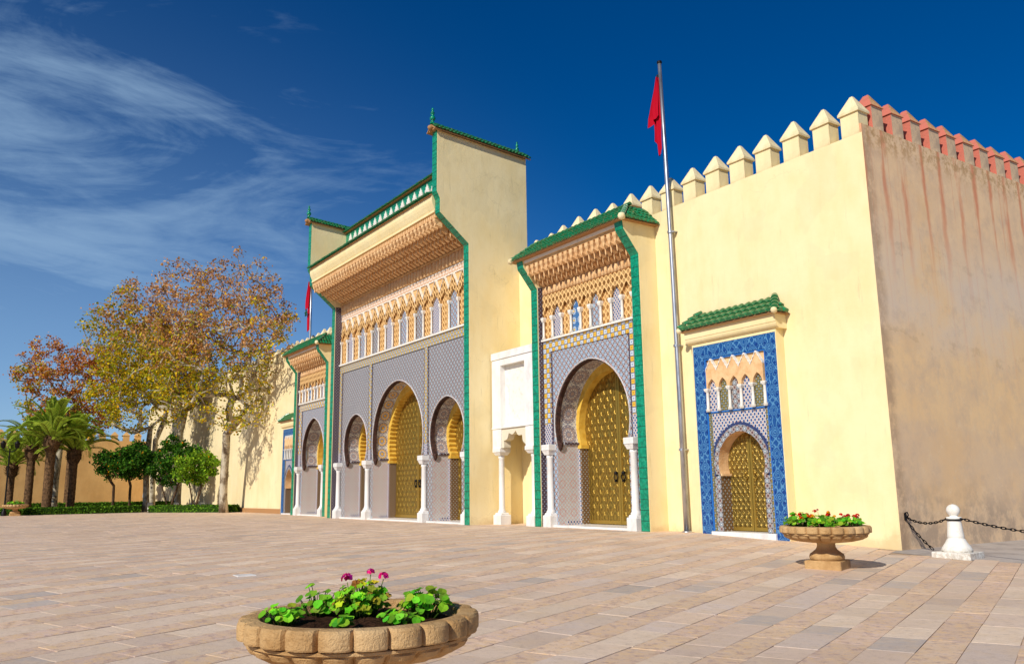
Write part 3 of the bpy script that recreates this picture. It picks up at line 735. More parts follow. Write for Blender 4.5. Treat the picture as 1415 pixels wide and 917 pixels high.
def muqarnas(root, x0, x1, tiers, pitch, mat):
    """tiers: (y_front, z_top, drop, depth)"""
    n = max(1, int(round((x1-x0)/pitch))); p = (x1-x0)/n
    for ti, (yf, zt, drop, dep) in enumerate(tiers):
        mb = MB()
        for i in range(n+(ti % 2)):
            xc = x0+p*(i+.5-(.5 if ti % 2 else 0)); w_ = p*.29
            if xc-w_ < x0 or xc+w_ > x1: continue
            zb = zt-drop
            # a bracket with a swelling pendant nose and hollowed flanks
            mb.mesh([(xc-w_, yf, zt), (xc+w_, yf, zt), (xc+w_, yf+dep, zt), (xc-w_, yf+dep, zt),
                     (xc-w_, yf, zt-drop*.35), (xc+w_, yf, zt-drop*.35), (xc+w_, yf+dep, zb), (xc-w_, yf+dep, zb),
                     (xc-w_*.55, yf+dep*.30, zt-drop*.80), (xc+w_*.55, yf+dep*.30, zt-drop*.80)],
                    [(3, 2, 1, 0), (0, 1, 5, 4), (4, 5, 9, 8), (8, 9, 6, 7), (2, 3, 7, 6), (1, 2, 6, 9, 5), (3, 0, 4, 8, 7)])
            mb.lathe([(.01, -drop*.32), (w_*.34, -drop*.2), (w_*.42, -.02), (w_*.25, drop*.1)], (xc, yf+dep*.2, zt-drop*.72), 6)
        mb.build('muqarnas_tier', mat, root, kind='stuff')
def frieze(root, x0, x1, n, zc0, zc1, zarch, ztop, y, zig, colr=.065, tilem=(M_zblue, M_bluew), first='latt', edge=.28, sebka=M_sebka, ch=.20, alt=True):
    """blind arcade: colonnettes, alternating lattice and tile bays, pointed lambrequins above"""
    xs_ = [x0+edge+(x1-x0-2*edge)*i/n for i in range(n+1)]; p = xs_[1]-xs_[0]
    cm = MB(); hh = zc1-zc0
    cm.lathe([(colr*1.5, 0), (colr*1.5, .08), (colr, .14), (colr*.95, hh-ch), (colr*1.3, hh-ch+.03)], n=10)
    a, b = colr*1.1, colr*1.7
    cm.mesh([(-a, -a, hh-ch), (a, -a, hh-ch), (a, a, hh-ch), (-a, a, hh-ch), (-b, -b, hh-ch*.4), (b, -b, hh-ch*.4), (b, b, hh-ch*.4), (-b, b, hh-ch*.4), (-b, -b, hh), (b, -b, hh), (b, b, hh), (-b, b, hh)],
            [(0, 1, 5, 4), (1, 2, 6, 5), (2, 3, 7, 6), (3, 0, 4, 7), (4, 5, 9, 8), (5, 6, 10, 9), (6, 7, 11, 10), (7, 4, 8, 11), (8, 9, 10, 11)])
    cd = cm.data('colonnette', M_white); ox, oy, oz = root.location
    for x in xs_: inst(cd, 'colonnette', root, (x-ox, y-.10-oy, zc0-oz))
    for i in range(n):
        a, b = xs_[i], xs_[i+1]; xc = (a+b)/2
        latt = alt and (i % 2 == 0) == (first == 'latt')
        MB().box(a, b, y-.012, y+.05, zc0, zc1+(zarch-zc1)*1.0).build('lattice_panel' if latt else 'tile_bay', M_latt if latt else tilem[i % len(tilem)], root)
        # lambrequin with a lobed pointed opening
        k = 5; L = [(a+colr*.6, zc1)]
        for j in range(k+1):
            u = j/k; xx = a+colr*1.2+(xc-a-colr*1.2)*(u**1.6); L.append((xx, zc1+.02+(zarch-zc1)*(u**.75)))
        R = [(2*xc-x, z) for x, z in reversed(L[:-1])]
        zsh = ztop-(p*.80 if zig else 0)
        poly = L+R+[(b, zc1), (b, zsh)]+([(xc, ztop)] if zig else [])+[(a, zsh), (a, zc1)]
        lam = MB().prism_y(poly, y-.14, y-.02).build('lambrequin', sebka, root)
        t_ = MB(); e = .035
        if zig:
            for (p0, p1) in (((a, zsh), (xc, ztop)), ((xc, ztop), (b, zsh))):
                steps = 3
                for s2 in range(steps):
                    q0 = (p0[0]+(p1[0]-p0[0])*s2/steps, p0[1]+(p1[1]-p0[1])*s2/steps); q1 = (p0[0]+(p1[0]-p0[0])*(s2+1)/steps, p0[1]+(p1[1]-p0[1])*(s2+1)/steps)
                    mx_, mz_ = (q0[0]+q1[0])/2, (q0[1]+q1[1])/2+(.03 if True else 0)
                    t_.prism_y([q0, (mx_, mz_), q1, (q1[0], q1[1]+e*1.4), (mx_, mz_+e*1.4), (q0[0], q0[1]+e*1.4)], y-.165, y-.02)
            t_.build('lambrequin_trim', M_white, lam)
    return xs_

# ---------------------------------------------------------------- main gateway
XM, HO = -44.75, 9.14
YF, YT, YR, YD = 21.35, 21.85, 22.88, 23.32
mg = thing('main_gateway', 'tallest central gateway with three brass doors under a deep carved cornice', 'gateway', (XM, YF, 0))
x0, x1 = XM-HO, XM+HO; PW = .50; xi0, xi1 = x0+PW, x1-PW
path = [(YF, 0), (YF, 14.06), (19.67, 15.47), (19.67, 16.2), (19.49, 16.55), (19.50, 19.83)]
for a, b in ((x0, xi0), (xi1, x1)):
    p_ = pier(mg, a, b, path, 25.0, 19.40)
    xc = (a+b)/2
    mb = MB(); hy0, hy1 = 19.25, 25.2; z_0, z_1 = 19.86, 19.40; hw_ = .46; rise = .34
    up_l = Vector((hw_, 0, rise)); up_r = Vector((-hw_, 0, rise))
    tile_slope(mb, (xc-hw_, hy0, z_0), (xc-hw_, hy1, z_1), up_l, lambda s_: .56, .21, .30, .085, 1)
    tile_slope(mb, (xc+hw_, hy0, z_0), (xc+hw_, hy1, z_1), up_r, lambda s_: .56, .21, .30, .085, 2)
    for k in range(20):
        t0 = k/20; yy = hy0+(hy1-hy0)*t0; zz_ = z_0+(z_1-z_0)*t0+rise
        half_tile(mb, Vector((xc, yy+.34, zz_-.02)), Vector((xc, yy, zz_+.02)), Vector((1, 0, 0)), .10, .12, Vector((0, 0, 1)))
    mb.build('pier_roof_tiles', M_roof, p_, kind='stuff')
    mb = MB(); slope_board(mb, [(xc-hw_, hy0, z_0-.02), (xc-hw_, hy1, z_1-.02), (xc, hy1, z_1+rise-.03), (xc, hy0, z_0+rise-.03)], .06)
    slope_board(mb, [(xc+hw_, hy0, z_0-.02), (xc+hw_, hy1, z_1-.02), (xc, hy1, z_1+rise-.03), (xc, hy0, z_0+rise-.03)], .06)
    mb.prism_y([(xc-hw_*.85, z_0-.03), (xc+hw_*.85, z_0-.03), (xc, z_0+rise-.06)], hy0+.05, hy0+.5)
    mb.lathe([(.05, -.13), (.13, -.08), (.16, 0), (.13, .08), (.05, .13)], (xc, hy0-.02, z_0+.12), 10)
    mb.build('pier_roof_board', M_clay, p_)
    finial(mg, xc, 19.35, z_0+rise, .92); finial(mg, xc, 24.6, z_1+rise, .72)
MB().box(xi0-.001, xi0+.02, YF+.03, YT, 0, 14.1).build('reveal_tiles', M_zreveal, mg)
MB().box(xi1-.02, xi1+.001, YF+.03, YT, 0, 14.1).build('reveal_tiles', M_zreveal, mg)
cm1, cm2 = XM-3.7, XM+3.7
BAND0, BAND1 = 9.52, 10.02
arched_bay(mg, XM-5.95, 1.85, 3.55, 6.6, 4.62, xi0, cm1, BAND0, YT, YR, YD, M_zmain, M_ros, True)
arched_bay(mg, XM+5.95, 1.85, 3.55, 6.6, 4.62, cm2, xi1, BAND0, YT, YR, YD, M_zmain, M_ros, True)
arched_bay(mg, XM, 3.35, 3.55, 8.1, 4.62, cm1, cm2, BAND0, YT, YR, YD, M_zmain, M_rosY, True)
for a, b in ((cm1-.17, cm1+.17), (cm2-.17, cm2+.17), (xi0+.03, xi0+.37), (xi1-.37, xi1-.03)):
    MB().box(a, b, YT-.05, YT-.002, 4.2, BAND0).build('checker_border', M_checkS, mg)
    MB().box(a, b, YT-.048, YT-.002, 3.6, 4.2).build('border_foot', M_bluew, mg)
for a, b in ((xi0+.37, xi0+.46), (cm1-.26, cm1-.17), (cm1+.17, cm1+.26), (cm2-.26, cm2-.17), (cm2+.17, cm2+.26), (xi1-.46, xi1-.37)):
    MB().box(a, b, YT-.03, YT-.002, 3.6, BAND0).build('dark_fillet', M_zreveal, mg)
MB().box(xi0+.02, xi1-.02, YT-.055, YT+.1, BAND0, BAND1).build('checker_band', M_checkS, mg)
MB().box(xi0+.02, xi1-.02, YT-.16, YT+.1, BAND1, BAND1+.09).build('sill', M_white, mg)
frieze(mg, xi0, xi1, 17, BAND1+.09, 11.66, 12.2, 13.06, YT, True, .052, tilem=(M_zblue, M_bluew, M_zmain))
MB().box(xi0+.02, xi1-.02, YT, YT+.2, BAND1+.09, 14.3).build('frieze_ground', M_stucco, mg)
MB().box(xi0+.02, xi1-.02, YT-.03, YT-.002, 13.10, 13.52).build('script_band', zell('carved_white_band', .36, (222, 196, 168), (196, 138, 92), (236, 226, 214), (236, 226, 214), .10, .8), mg)
for z in (13.10, 13.49): MB().box(xi0+.02, xi1-.02, YT-.055, YT-.03, z, z+.035).build('white_fillet', M_white, mg)
mb = MB(); n = 46
for i in range(n):
    a = xi0+.05+(xi1-xi0-.1)*i/n; w_ = (xi1-xi0-.1)/n
    mb.lathe([(.02, 0), (w_*.42, .02), (w_*.42, .60), (w_*.30, .66), (.02, .68)], (a+w_/2, YT-.02, 13.55), 6)
mb.build('fluted_band', M_stuccop, mg, kind='stuff')
MB().prism_x([(YT-.16, 14.20), (YT-.16, 14.30), (YT+.1, 14.30), (YT+.1, 14.20)], xi0, xi1).build('cornice_fillet', M_stucco, mg)
MB().prism_x([(19.72, 15.59), (19.72, 15.34), (20.2, 15.36), (20.7, 15.32), (21.2, 15.16), (21.6, 14.80), (YT, 14.302), (YT+.6, 14.302), (YT+.6, 15.59)], xi0, xi1).build('cornice_core', M_stucco, mg)
muqarnas(mg, xi0, xi1, [(19.68, 15.345, .46, .44), (20.12, 15.37, .70, .44), (20.58, 15.34, .86, .46), (21.06, 15.22, .92, .56)], .42, M_stuccop)
mb = MB(); n = 84
for i in range(n):
    a = xi0+(xi1-xi0)*i/n; mb.box(a+.03, a+.15, 19.66, 19.719, 15.32, 15.52)
mb.build('dentil_row', M_stuccop, mg, kind='stuff')
MB().prism_x([(19.46, 16.46), (19.46, 16.20), (19.50, 16.05), (19.60, 15.82), (19.66, 15.72), (19.60, 15.70), (19.60, 15.60), (20.4, 15.60), (20.4, 16.46)], xi0, xi1).build('fascia_moulding', M_cream, mg)
mb = MB(); tile_slope(mb, (xi0, 19.26, 16.50), (xi1, 19.26, 16.50), (0, 1, .42), lambda s_: .9, .205, .32, .085, 5)
mb.build('eave_tiles', M_roof, mg, kind='stuff')
MB().prism_x([(19.36, 16.465), (19.36, 16.50), (20.3, 16.90), (25, 17.4), (25, 17.0), (20.41, 16.465)], xi0, xi1).build('roof_deck', M_clay, mg)
MB().box(xi0, xi1, 22.0, 22.35, 17.2, 19.42).build('parapet', M_green, mg)
mb0 = MB(); st = [(-.33, 0), (.33, 0), (.33, .16), (.24, .16), (.24, .30), (.15, .30), (.15, .45), (.07, .45), (.0, .62), (-.07, .45), (-.15, .45), (-.15, .30), (-.24, .30), (-.24, .16), (-.33, .16)]
mb0.prism_y(st, -.045, -.002); sd = mb0.data('white_merlon_tile', M_white)
k = 0; x = xi1-.45
while x > xi0+.3:
    inst(sd, 'white_merlon_tile', mg, (x-XM, 22.0-YF, 18.62)); x -= .80
mb = MB(); tile_slope(mb, (xi0, 21.78, 19.44), (xi1, 21.78, 19.44), (0, 1, .55), lambda s_: .46, .205, .25, .085, 6)
tile_slope(mb, (xi1, 22.57, 19.44), (xi0, 22.57, 19.44), (0, -1, .55), lambda s_: .46, .205, .25, .085, 7)
for kx_ in range(int((xi1-xi0)/.34)):
    xx = xi0+.34*kx_; half_tile(mb, Vector((xx, 22.175, 19.66)), Vector((xx+.38, 22.175, 19.69)), Vector((0, 1, 0)), .10, .115, Vector((0, 0, 1)))
mb.build('parapet_roof_tiles', M_roof, mg, kind='stuff')
MB().prism_x([(21.8, 19.422), (22.55, 19.422), (22.175, 19.64)], xi0, xi1).build('parapet_coping', M_clay, mg)
MB().box(xi0, xi1, YD+.125, 24.9, -.3, 17.0).build('rear_wall', M_cream, mg)
columns(mg, [cm1, cm2, XM-8.3, XM+8.3], YT-.13, 3.55)

# ---------------------------------------------------------------- two side gateways of one design
def side_gateway(label, x0, x1, hw, coff):
    YF, YT, YR, YD = 22.55, 22.86, 24.08, 24.45; cx = (x0+x1)/2; PW = .50
    root = thing('side_gateway', label, 'gateway', (cx, YF, 0), 'side gateways of one design')
    xi0, xi1 = x0+PW, x1-PW
    path = [(YF, 0), (YF, 10.93), (21.80, 11.86), (21.74, 12.20)]
    for a, b in ((x0, xi0), (xi1, x1)): pier(root, a, b, path, 24.6, 12.20)
    MB().box(xi0-.001, xi0+.02, YF+.03, YT, 0, 11.0).build('reveal_tiles', M_zreveal, root)
    MB().box(xi1-.02, xi1+.001, YF+.03, YT, 0, 11.0).build('reveal_tiles', M_zreveal, root)
    B0, B1 = 7.88, 8.40
    arched_bay(root, cx, hw, 3.62, 7.2, 4.52, xi0, xi1, B0, YT, YR, YD, M_zblue, M_ros, False)
    for a, b in ((xi0+.03, xi0+.55), (xi1-.55, xi1-.03)):
        MB().box(a, b, YT-.05, YT-.002, 4.55, B0).build('checker_border', M_check, root)
        MB().box(a, b, YT-.048, YT-.002, 3.65, 4.55).build('border_foot', M_bluew, root)
    for a, b in ((xi0+.55, xi0+.66), (xi1-.66, xi1-.55)): MB().box(a, b, YT-.03, YT-.002, 3.65, B0).build('dark_fillet', M_zreveal, root)
    MB().box(xi0+.02, xi1-.02, YT-.055, YT+.1, B0, B1).build('checker_band', M_check, root)
    MB().box(xi0+.02, xi1-.02, YT-.16, YT+.1, B1, B1+.08).build('sill', M_white, root)
    frieze(root, xi0, xi1, 9, B1+.08, 9.52, 9.98, 10.55, YT, False, .06, (M_rosflat, M_bluew, M_zblue), edge=.17)
    MB().box(xi0+.02, xi1-.02, YT, YT+.2, B1+.08, 11.1).build('frieze_ground', M_stucco, root)
    mb = MB(); n = 30
    for i in range(n):
        w_ = (xi1-xi0-.1)/n; mb.lathe([(.02, 0), (w_*.42, .02), (w_*.42, .34), (.02, .40)], (xi0+.05+w_*(i+.5), YT-.03, 10.60), 6)
    mb.build('fluted_band', M_stuccop, root, kind='stuff')
    MB().prism_x([(21.86, 12.06), (21.86, 11.92), (22.1, 11.90), (22.4, 11.80), (22.7, 11.50), (YT, 11.0), (YT+.5, 11.0), (YT+.5, 12.06)], xi0, xi1).build('cornice_core', M_stucco, root)
    muqarnas(root, xi0, xi1, [(21.86, 11.925, .46, .28), (22.12, 11.91, .70, .30), (22.42, 11.82, .80, .40)], .37, M_stuccop)
    MB().box(xi0, xi1, 21.80, 22.9, 12.062, 12.20).build('eave_trim', M_white, root)
    # hipped roof of green barrel tiles
    e0, e1, ey, ez = x0-.24, x1+.26, 21.50, 12.22; ry, rz = 22.45, 13.02; run = ry-ey; sl = math.hypot(run, rz-ez)
    mb = MB()
    def lf(s_): W = e1-e0; return sl*min(1, s_/(run*.8), (W-s_)/(run*.8))
    tile_slope(mb, (e0, ey, ez), (e1, ey, ez), (0, run, rz-ez), lf, .215, .30, .09, 11)
    hx = run*.8
    sl2 = math.hypot(hx, rz-ez)
    for X0_, sg in ((e1, -1), (e0, 1)):
        tile_slope(mb, (X0_, ey, ez), (X0_, 23.9, ez), (sg*hx, 0, rz-ez), lambda s_: sl2*min(1, s_/run), .215, .30, .09, 12)
        A = Vector((X0_, ey, ez)); B = Vector((X0_+sg*hx, ry, rz)); d = (B-A)
        for k in range(5):
            half_tile(mb, A+d*((k+1.15)/5)+Vector((0, 0, .07)), A+d*(k/5)+Vector((0, 0, .10)), d.cross(Vector((0, 0, 1))).normalized(), .10, .115, Vector((0, 0, 1)))
    kx_ = e0+hx
    while kx_ < e1-hx:
        half_tile(mb, Vector((kx_, ry, rz+.03)), Vector((kx_+.36, ry, rz+.06)), Vector((0, 1, 0)), .1, .115, Vector((0, 0, 1))); kx_ += .32
    mb.build('roof_tiles', M_roof, root, kind='stuff')
    mb = MB()
    mb.mesh([(e0, ey, ez-.03), (e1, ey, ez-.03), (e1, 24.2, ez-.03), (e0, 24.2, ez-.03), (e0+hx, ry, rz), (e1-hx, ry, rz), (e1-hx, 24.2, rz), (e0+hx, 24.2, rz)],
            [(3, 2, 1, 0), (0, 1, 5, 4), (1, 2, 6, 5), (3, 0, 4, 7), (4, 5, 6, 7), (2, 3, 7, 6)])
    mb.build('roof_boarding', M_clay, root)
    for X0_ in (e0+.06, e1-.06): MB().lathe([(.03, -.15), (.12, -.11), (.16, 0), (.12, .11), (.03, .15)], (X0_, ey+.03, ez+.06), 12).build('corner_ball', M_cap, root)
    MB().box(xi0, xi1, YD+.125, 25.4, -.3, 12.1).build('rear_wall', M_cream, root)
    columns(root, [cx-coff, cx+coff], YT-.13, 3.62)
    return root
side_gateway('near side gateway beside the flagpole, one brass door, yellow and white tile border', -31.86, -24.30, 2.55, 2.80)
side_gateway('far side gateway left of the tall central gateway, partly hidden by it', -64.44, -57.41, 2.28, 2.52)

# ---------------------------------------------------------------- two small blue-framed doorways
def small_doorway(label, x0, x1):
    YF, YI = 23.11, 23.22; root = thing('small_doorway', label, 'doorway', ((x0+x1)/2, YF, 0), 'small blue-framed doorways'); cx = (x0+x1)/2; W = x1-x0; q = W/3.82
    b = .50*q; xa, xb = x0+b, x1-b
    zf = -.35
    def uframe(name, a, b, w2, y0, y1, z0, z1, mat, h2=None):
        h2 = h2 or w2
        MB().prism_y([(a, z0), (a+w2, z0), (a+w2, z1-h2), (b-w2, z1-h2), (b-w2, z0), (b, z0), (b, z1), (a, z1)], y0, y1).build(name, mat, root)
    uframe('surround', x0-.035, x1+.035, .034, YF-.01, 23.5, zf, 6.9, M_cream, .10)
    uframe('blue_tile_frame', x0, x1, b, YF, 23.5, zf, 6.8, M_blue, .5)
    uframe('blue_fillet', xa, xb, .06, YF+.03, YI, .1, 6.3, M_bluetrim)
    for a_ in (xa+.06, xb-.17): MB().box(a_, a_+.11, YF+.06, YI, .1, 4.3).build('olive_fillet', M_olive, root)
    hw = 1.04*q; c = arch_pts(cx, hw, 2.08, 3.56, 2.45); mb = MB(); wall_with_arch(mb, c, xa+.06, xb-.06, .08, 4.28, YI); mb.build('tile_panel', M_bluew, root)
    co = arch_pts(cx, hw+.26*q, 2.0, 3.86, 2.45, 120); L = arc_len(co); oo = []
    for i, (x, z) in enumerate(co):
        j, k = max(i-1, 0), min(i+1, len(co)-1); tx, tz = co[k][0]-co[j][0], co[k][1]-co[j][1]; l = math.hypot(tx, tz); d = .05*abs(math.sin(PI*L[i]/.17)); oo.append((x-tz/l*d, z+tx/l*d))
    c120 = arch_pts(cx, hw, 2.08, 3.56, 2.45, 120); cm_ = arch_pts(cx, hw+.20*q, 2.0, 3.79, 2.45, 120)
    mb = MB(); annulus(mb, oo, cm_, YI-.035); soffit(mb, oo, YI-.035, YI); mb.build('lobed_arch_band', Mat('navy_tile', (52, 62, 104), .35, spec=.5), root)
    mb = MB(); annulus(mb, cm_, c120, YI-.03); soffit(mb, cm_, YI-.03, YI); mb.build('pale_arch_band', M_zmain, root)
    for s_, xx in ((-1, c[0][0]), (1, c[-1][0])): MB().box(min(xx, xx+s_*.26*q), max(xx, xx+s_*.26*q), YI-.03, YI-.002, .1, 2.06).build('pale_side_band', M_zmain, root)
    mb = MB(); soffit(mb, c, YI-.03, 23.72); mb.build('arch_soffit', M_stuccop, root)
    for xx, f in ((c[0][0], 1), (c[-1][0], -1)):
        jb = MB().box(min(xx, xx-f*.04), max(xx, xx-f*.04), YI, 23.72, .08, 2.08).build('jamb_tiles', M_zbrown, root)
        MB().box(min(xx, xx+f*.07), max(xx, xx+f*.07), YI-.02, 23.70, 2.02, 2.10).build('impost_trim', M_stuccop, jb)
    door(root, c, cx, .09, 23.70, M_brassS, .24, .07, .55, M_brassplain)
    MB().bbox(xa, xb, YF-.10, 23.82, -.28, .085, .02).build('threshold', M_marble, root)
    MB().box(xa+.06, xb-.06, YI, 23.5, 4.30, 6.3).build('frieze_ground', M_stuccop, root)
    MB().box(xa+.06, xb-.06, YI-.05, YI-.002, 4.285, 4.33).build('frieze_sill', M_bluetrim, root)
    frieze(root, xa+.06, xb-.06, 5, 4.33, 5.18, 5.50, 6.22, YI, True, .055*q, (M_bluew, M_olive, M_zmain), alt=False, edge=.04, sebka=M_stuccop, ch=.12)
    # moulded fascia and tiled hood
    f0, f1 = x0-.20, x1+.20
    MB().prism_x([(YF-.02, 6.905), (YF-.12, 6.96), (YF-.16, 7.02), (22.93, 7.10), (22.91, 7.12), (22.89, 7.42), (23.5, 7.42), (23.5, 6.905)], f0, f1).build('fascia_moulding', M_cream, root)
    e0, e1, ey, ez, ry, rz = x0-.34, x1+.34, 22.76, 7.40, 23.46, 8.02; run = ry-ey; hx = .52; sl = math.hypot(run, rz-ez)
    mb = MB(); mb.mesh([(e0, ey, ez-.02), (e1, ey, ez-.02), (e1, 23.5, ez-.02), (e0, 23.5, ez-.02), (e0+hx, ry, rz), (e1-hx, ry, rz)], [(3, 2, 1, 0), (0, 1, 5, 4), (1, 2, 5), (3, 0, 4), (2, 3, 4, 5)])
    mb.build('roof_boarding', M_clay, root)
    t1 = MB(); half_tile(t1, Vector((0, .32, 0)), Vector((0, 0, .03)), Vector((1, 0, 0)), .115, .135, Vector((0, 0, 1)), 6); td = t1.data('roof_tile', M_roof)
    tilt = math.atan2(rz-ez, run); n = int(round((e1-e0)/.30)); rr = random.Random(4)
    for i in range(n):
        xx = e0+(i+.5)*(e1-e0)/n; L = sl*min(1, (xx-e0)/hx, (e1-xx)/hx); k = max(1, int(round(L/.27)))
        for j in range(k):
            s2 = L*j/k-.02
            inst(td, 'roof_tile', root, (xx-cx+rr.uniform(-.012, .012), ey+s2*math.cos(tilt)-YF, ez+s2*math.sin(tilt)+.035), (tilt-.06, 0, rr.uniform(-.04, .04)))
    tl2 = math.atan2(rz-ez, hx)
    for sg, X0_ in ((1, e1), (-1, e0)):
        for i in range(2):
            yy = ey+.2+i*.3; L = math.hypot(hx, rz-ez)*min(1, (yy-ey)/run)
            for j in range(max(1, int(round(L/.27)))):
                s2 = .27*j-.02
                inst(td, 'roof_tile', root, (X0_-sg*s2*math.cos(tl2)-cx, yy-YF, ez+s2*math.sin(tl2)+.03), Matrix.Rotation(sg*PI/2, 3, 'Z').to_euler() if False else (Matrix.Rotation(sg*PI/2, 3, 'Z') @ Matrix.Rotation(tl2-.06, 3, 'X')).to_euler())
        A = Vector((X0_, ey, ez)); d = Vector((X0_-sg*hx, ry, rz))-A; az = math.atan2(-d.x, d.y); el = math.atan2(d.z, math.hypot(d.x, d.y))
        for k in range(4):
            p_ = A+d*(k/4)
            inst(td, 'roof_tile', root, (p_.x-cx, p_.y-YF, p_.z+.10), (Matrix.Rotation(az, 3, 'Z') @ Matrix.Rotation(el-.05, 3, 'X')).to_euler())
        MB().lathe([(.02, -.11), (.09, -.08), (.115, 0), (.09, .08), (.02, .11)], (X0_-sg*.03, ey-.02, ez+.05), 12).build('corner_ball', M_cap, root)
    return root
small_doorway('small brass doorway in a blue tile frame under a green tiled hood, right of flagpole', -22.16, -18.34)
small_doorway('small blue-framed doorway at the far left end, mostly hidden by the far gateway', -68.45, -65.5)

# ---------------------------------------------------------------- white marble screen between gateway and side gateway
mn = thing('marble_screen', 'white marble screen with lobed arch and two columns beside the tall gateway', 'screen', (-33.7, 22.6, 0))
a, b, c_, d_ = -35.50, -34.72, -32.62, -31.90
mb = MB(); y0, y1 = 22.6, 23.15
mb.prism_y([(a, 4.68), (b, 4.68), (b, 7.72), (c_, 7.72), (c_, 4.68), (d_, 4.68), (d_, 8.05), (a, 8.05)], y0, y1); mb.build('frame', M_marble, mn)
MB().box(a, d_, y0-.05, y1, 8.052, 8.40).build('cornice', M_marble, mn)
MB().box(b, c_, y0+.30, y1-.02, 4.68, 7.718).build('panel', M_white, mn)
for q0, q1 in ((a, b), (c_, d_)): MB().box(q0, q1, y0+.01, y1, 3.66, 4.60).build('impost_block', M_marble, mn)
MB().box(a, d_, y0-.03, y1, 4.602, 4.678).build('moulding', M_marble, mn)
arch = []; n = 11
for i in range(n*6+1):
    t_ = i/(n*6); ang = PI*t_; r_ = 1.06-.16*abs(math.sin(ang*n/2)); z = 3.36+r_*1.02*math.sin(ang)**.85; x = (b+c_)/2-r_*math.cos(ang); arch.append((x, min(z, 4.58)))
mb = MB(); mb.prism_y([(b, 3.66)]+[(max(b+.001, min(c_-.001, x)), max(3.66, z)) for x, z in arch]+[(c_, 3.66), (c_, 4.60), (b, 4.60)], y0+.06, y1-.1)
mb.build('lobed_arch', Mat('carved_marble', (222, 212, 188), .6), mn)
columns(mn, [-35.08, -32.28], 22.86, 3.655, .15, .55, .70, .34)

# ---------------------------------------------------------------- flagpoles and flags
def flagpole(label, x, y, top, z0=0):
    p = thing('flagpole', label, 'flagpole', (x, y, z0), 'steel flagpoles')
    MB().tube([(x, y, z0), (x-.02, y, 5), (x-.06, y, 10), (x-.14, y, 15), (x-.22, y, top)], [.115, .105, .095, .085, .075], 12).build('pole', M_steel, p)
    MB().lathe([(.1, 0), (.11, .03), (.1, .09), (.02, .11)], (x-.22, y, top), 12).build('pole_cap', M_dark, p)
    for z in (3.0, 7.0, 11.6):
        mb = MB(); mb.lathe([(.13, 0), (.13, .09)], (x-.03-.004*z, y, z), 12); mb.box(x-.02, x+.10, y, 23.5, z+.02, z+.07)
        mb.build('wall_bracket', M_steel, p)
    MB().lathe([(.2, 0), (.2, .03), (.13, .05)], (x, y, z0), 12).build('base_flange', M_steel, p)
    mb = MB(); mb.lathe([(.04, 0), (.05, .05), (.03, .16)], (x-.36, y-.02, top-.62), 8); mb.tube([(x-.22, y, top-.5), (x-.36, y, top-.5)], .02, 5)
    mb.build('pulley', M_dark, p)
    return p
flagpole('tall steel flagpole standing between the near gateway and small door', -23.12, 23.28, 19.0)
flagpole('far steel flagpole rising behind the left pier of the tall gateway', -63.25, 23.28, 19.0)
def flag(label, x, y, ztop, h_, w_, seed):
    """limp cloth: a front fold falling from the hoist and a longer tail behind it"""
    rr = random.Random(seed); ph = rr.uniform(0, 6); b = MB(); nu, nv = 20, 24
    def sheet(width, hem, yo, amp):
        P = []
        for j in range(nv+1):
            v = j/nv
            for i in range(nu+1):
                u = i/nu; hz = hem(u); W = width(v)
                xx = x-u*W+.03*math.sin(v*6+u*2); yy = y+yo-.05+amp*math.sin(u*7.5+ph+v*1.8)*(.3+u)*(.3+.7*v)+.03*math.sin(u*17+v*4)
                P.append((xx, yy, ztop-hz*v-.05*math.sin(u*5+ph)*v))
        b.mesh(P, [(j*(nu+1)+i, j*(nu+1)+i+1, (j+1)*(nu+1)+i+1, (j+1)*(nu+1)+i) for j in range(nv) for i in range(nu)], smooth=True)
    sheet(lambda v: w_*(.10+.90*min(1, v*1.25)), lambda u: h_*(.50+.13*u), -.06, .13)
    sheet(lambda v: w_*(.08+.62*min(1, v*1.5)*(1-.12*v)), lambda u: h_*(.93+.10*math.sin(u*3)-.12*(u > .8)), .05, .10)
    o = b.build('flag', M_red, loc=(x, y, ztop))
    tag(o, label, 'flag', 'red flags'); return o
f1 = flag('red flag hanging limp from the tall flagpole against blue sky', -23.36, 23.22, 18.35, 3.3, .62, 1)
f2 = flag('red flag with a small green star hanging left of the tall gateway', -63.40, 23.2, 18.3, 3.9, .95, 2)
st_ = MB(); R_ = .26
pt = [(-63.74+R_*math.sin(2*PI*k*2/5), 15.75+R_*math.cos(2*PI*k*2/5)) for k in range(5)]
for k in range(5):
    q0, q1 = pt[k], pt[(k+1) % 5]; st_.tube([(q0[0], 23.00, q0[1]), (q1[0], 23.00, q1[1])], .035, 4)
st_.build('star_emblem', M_starg, f2)

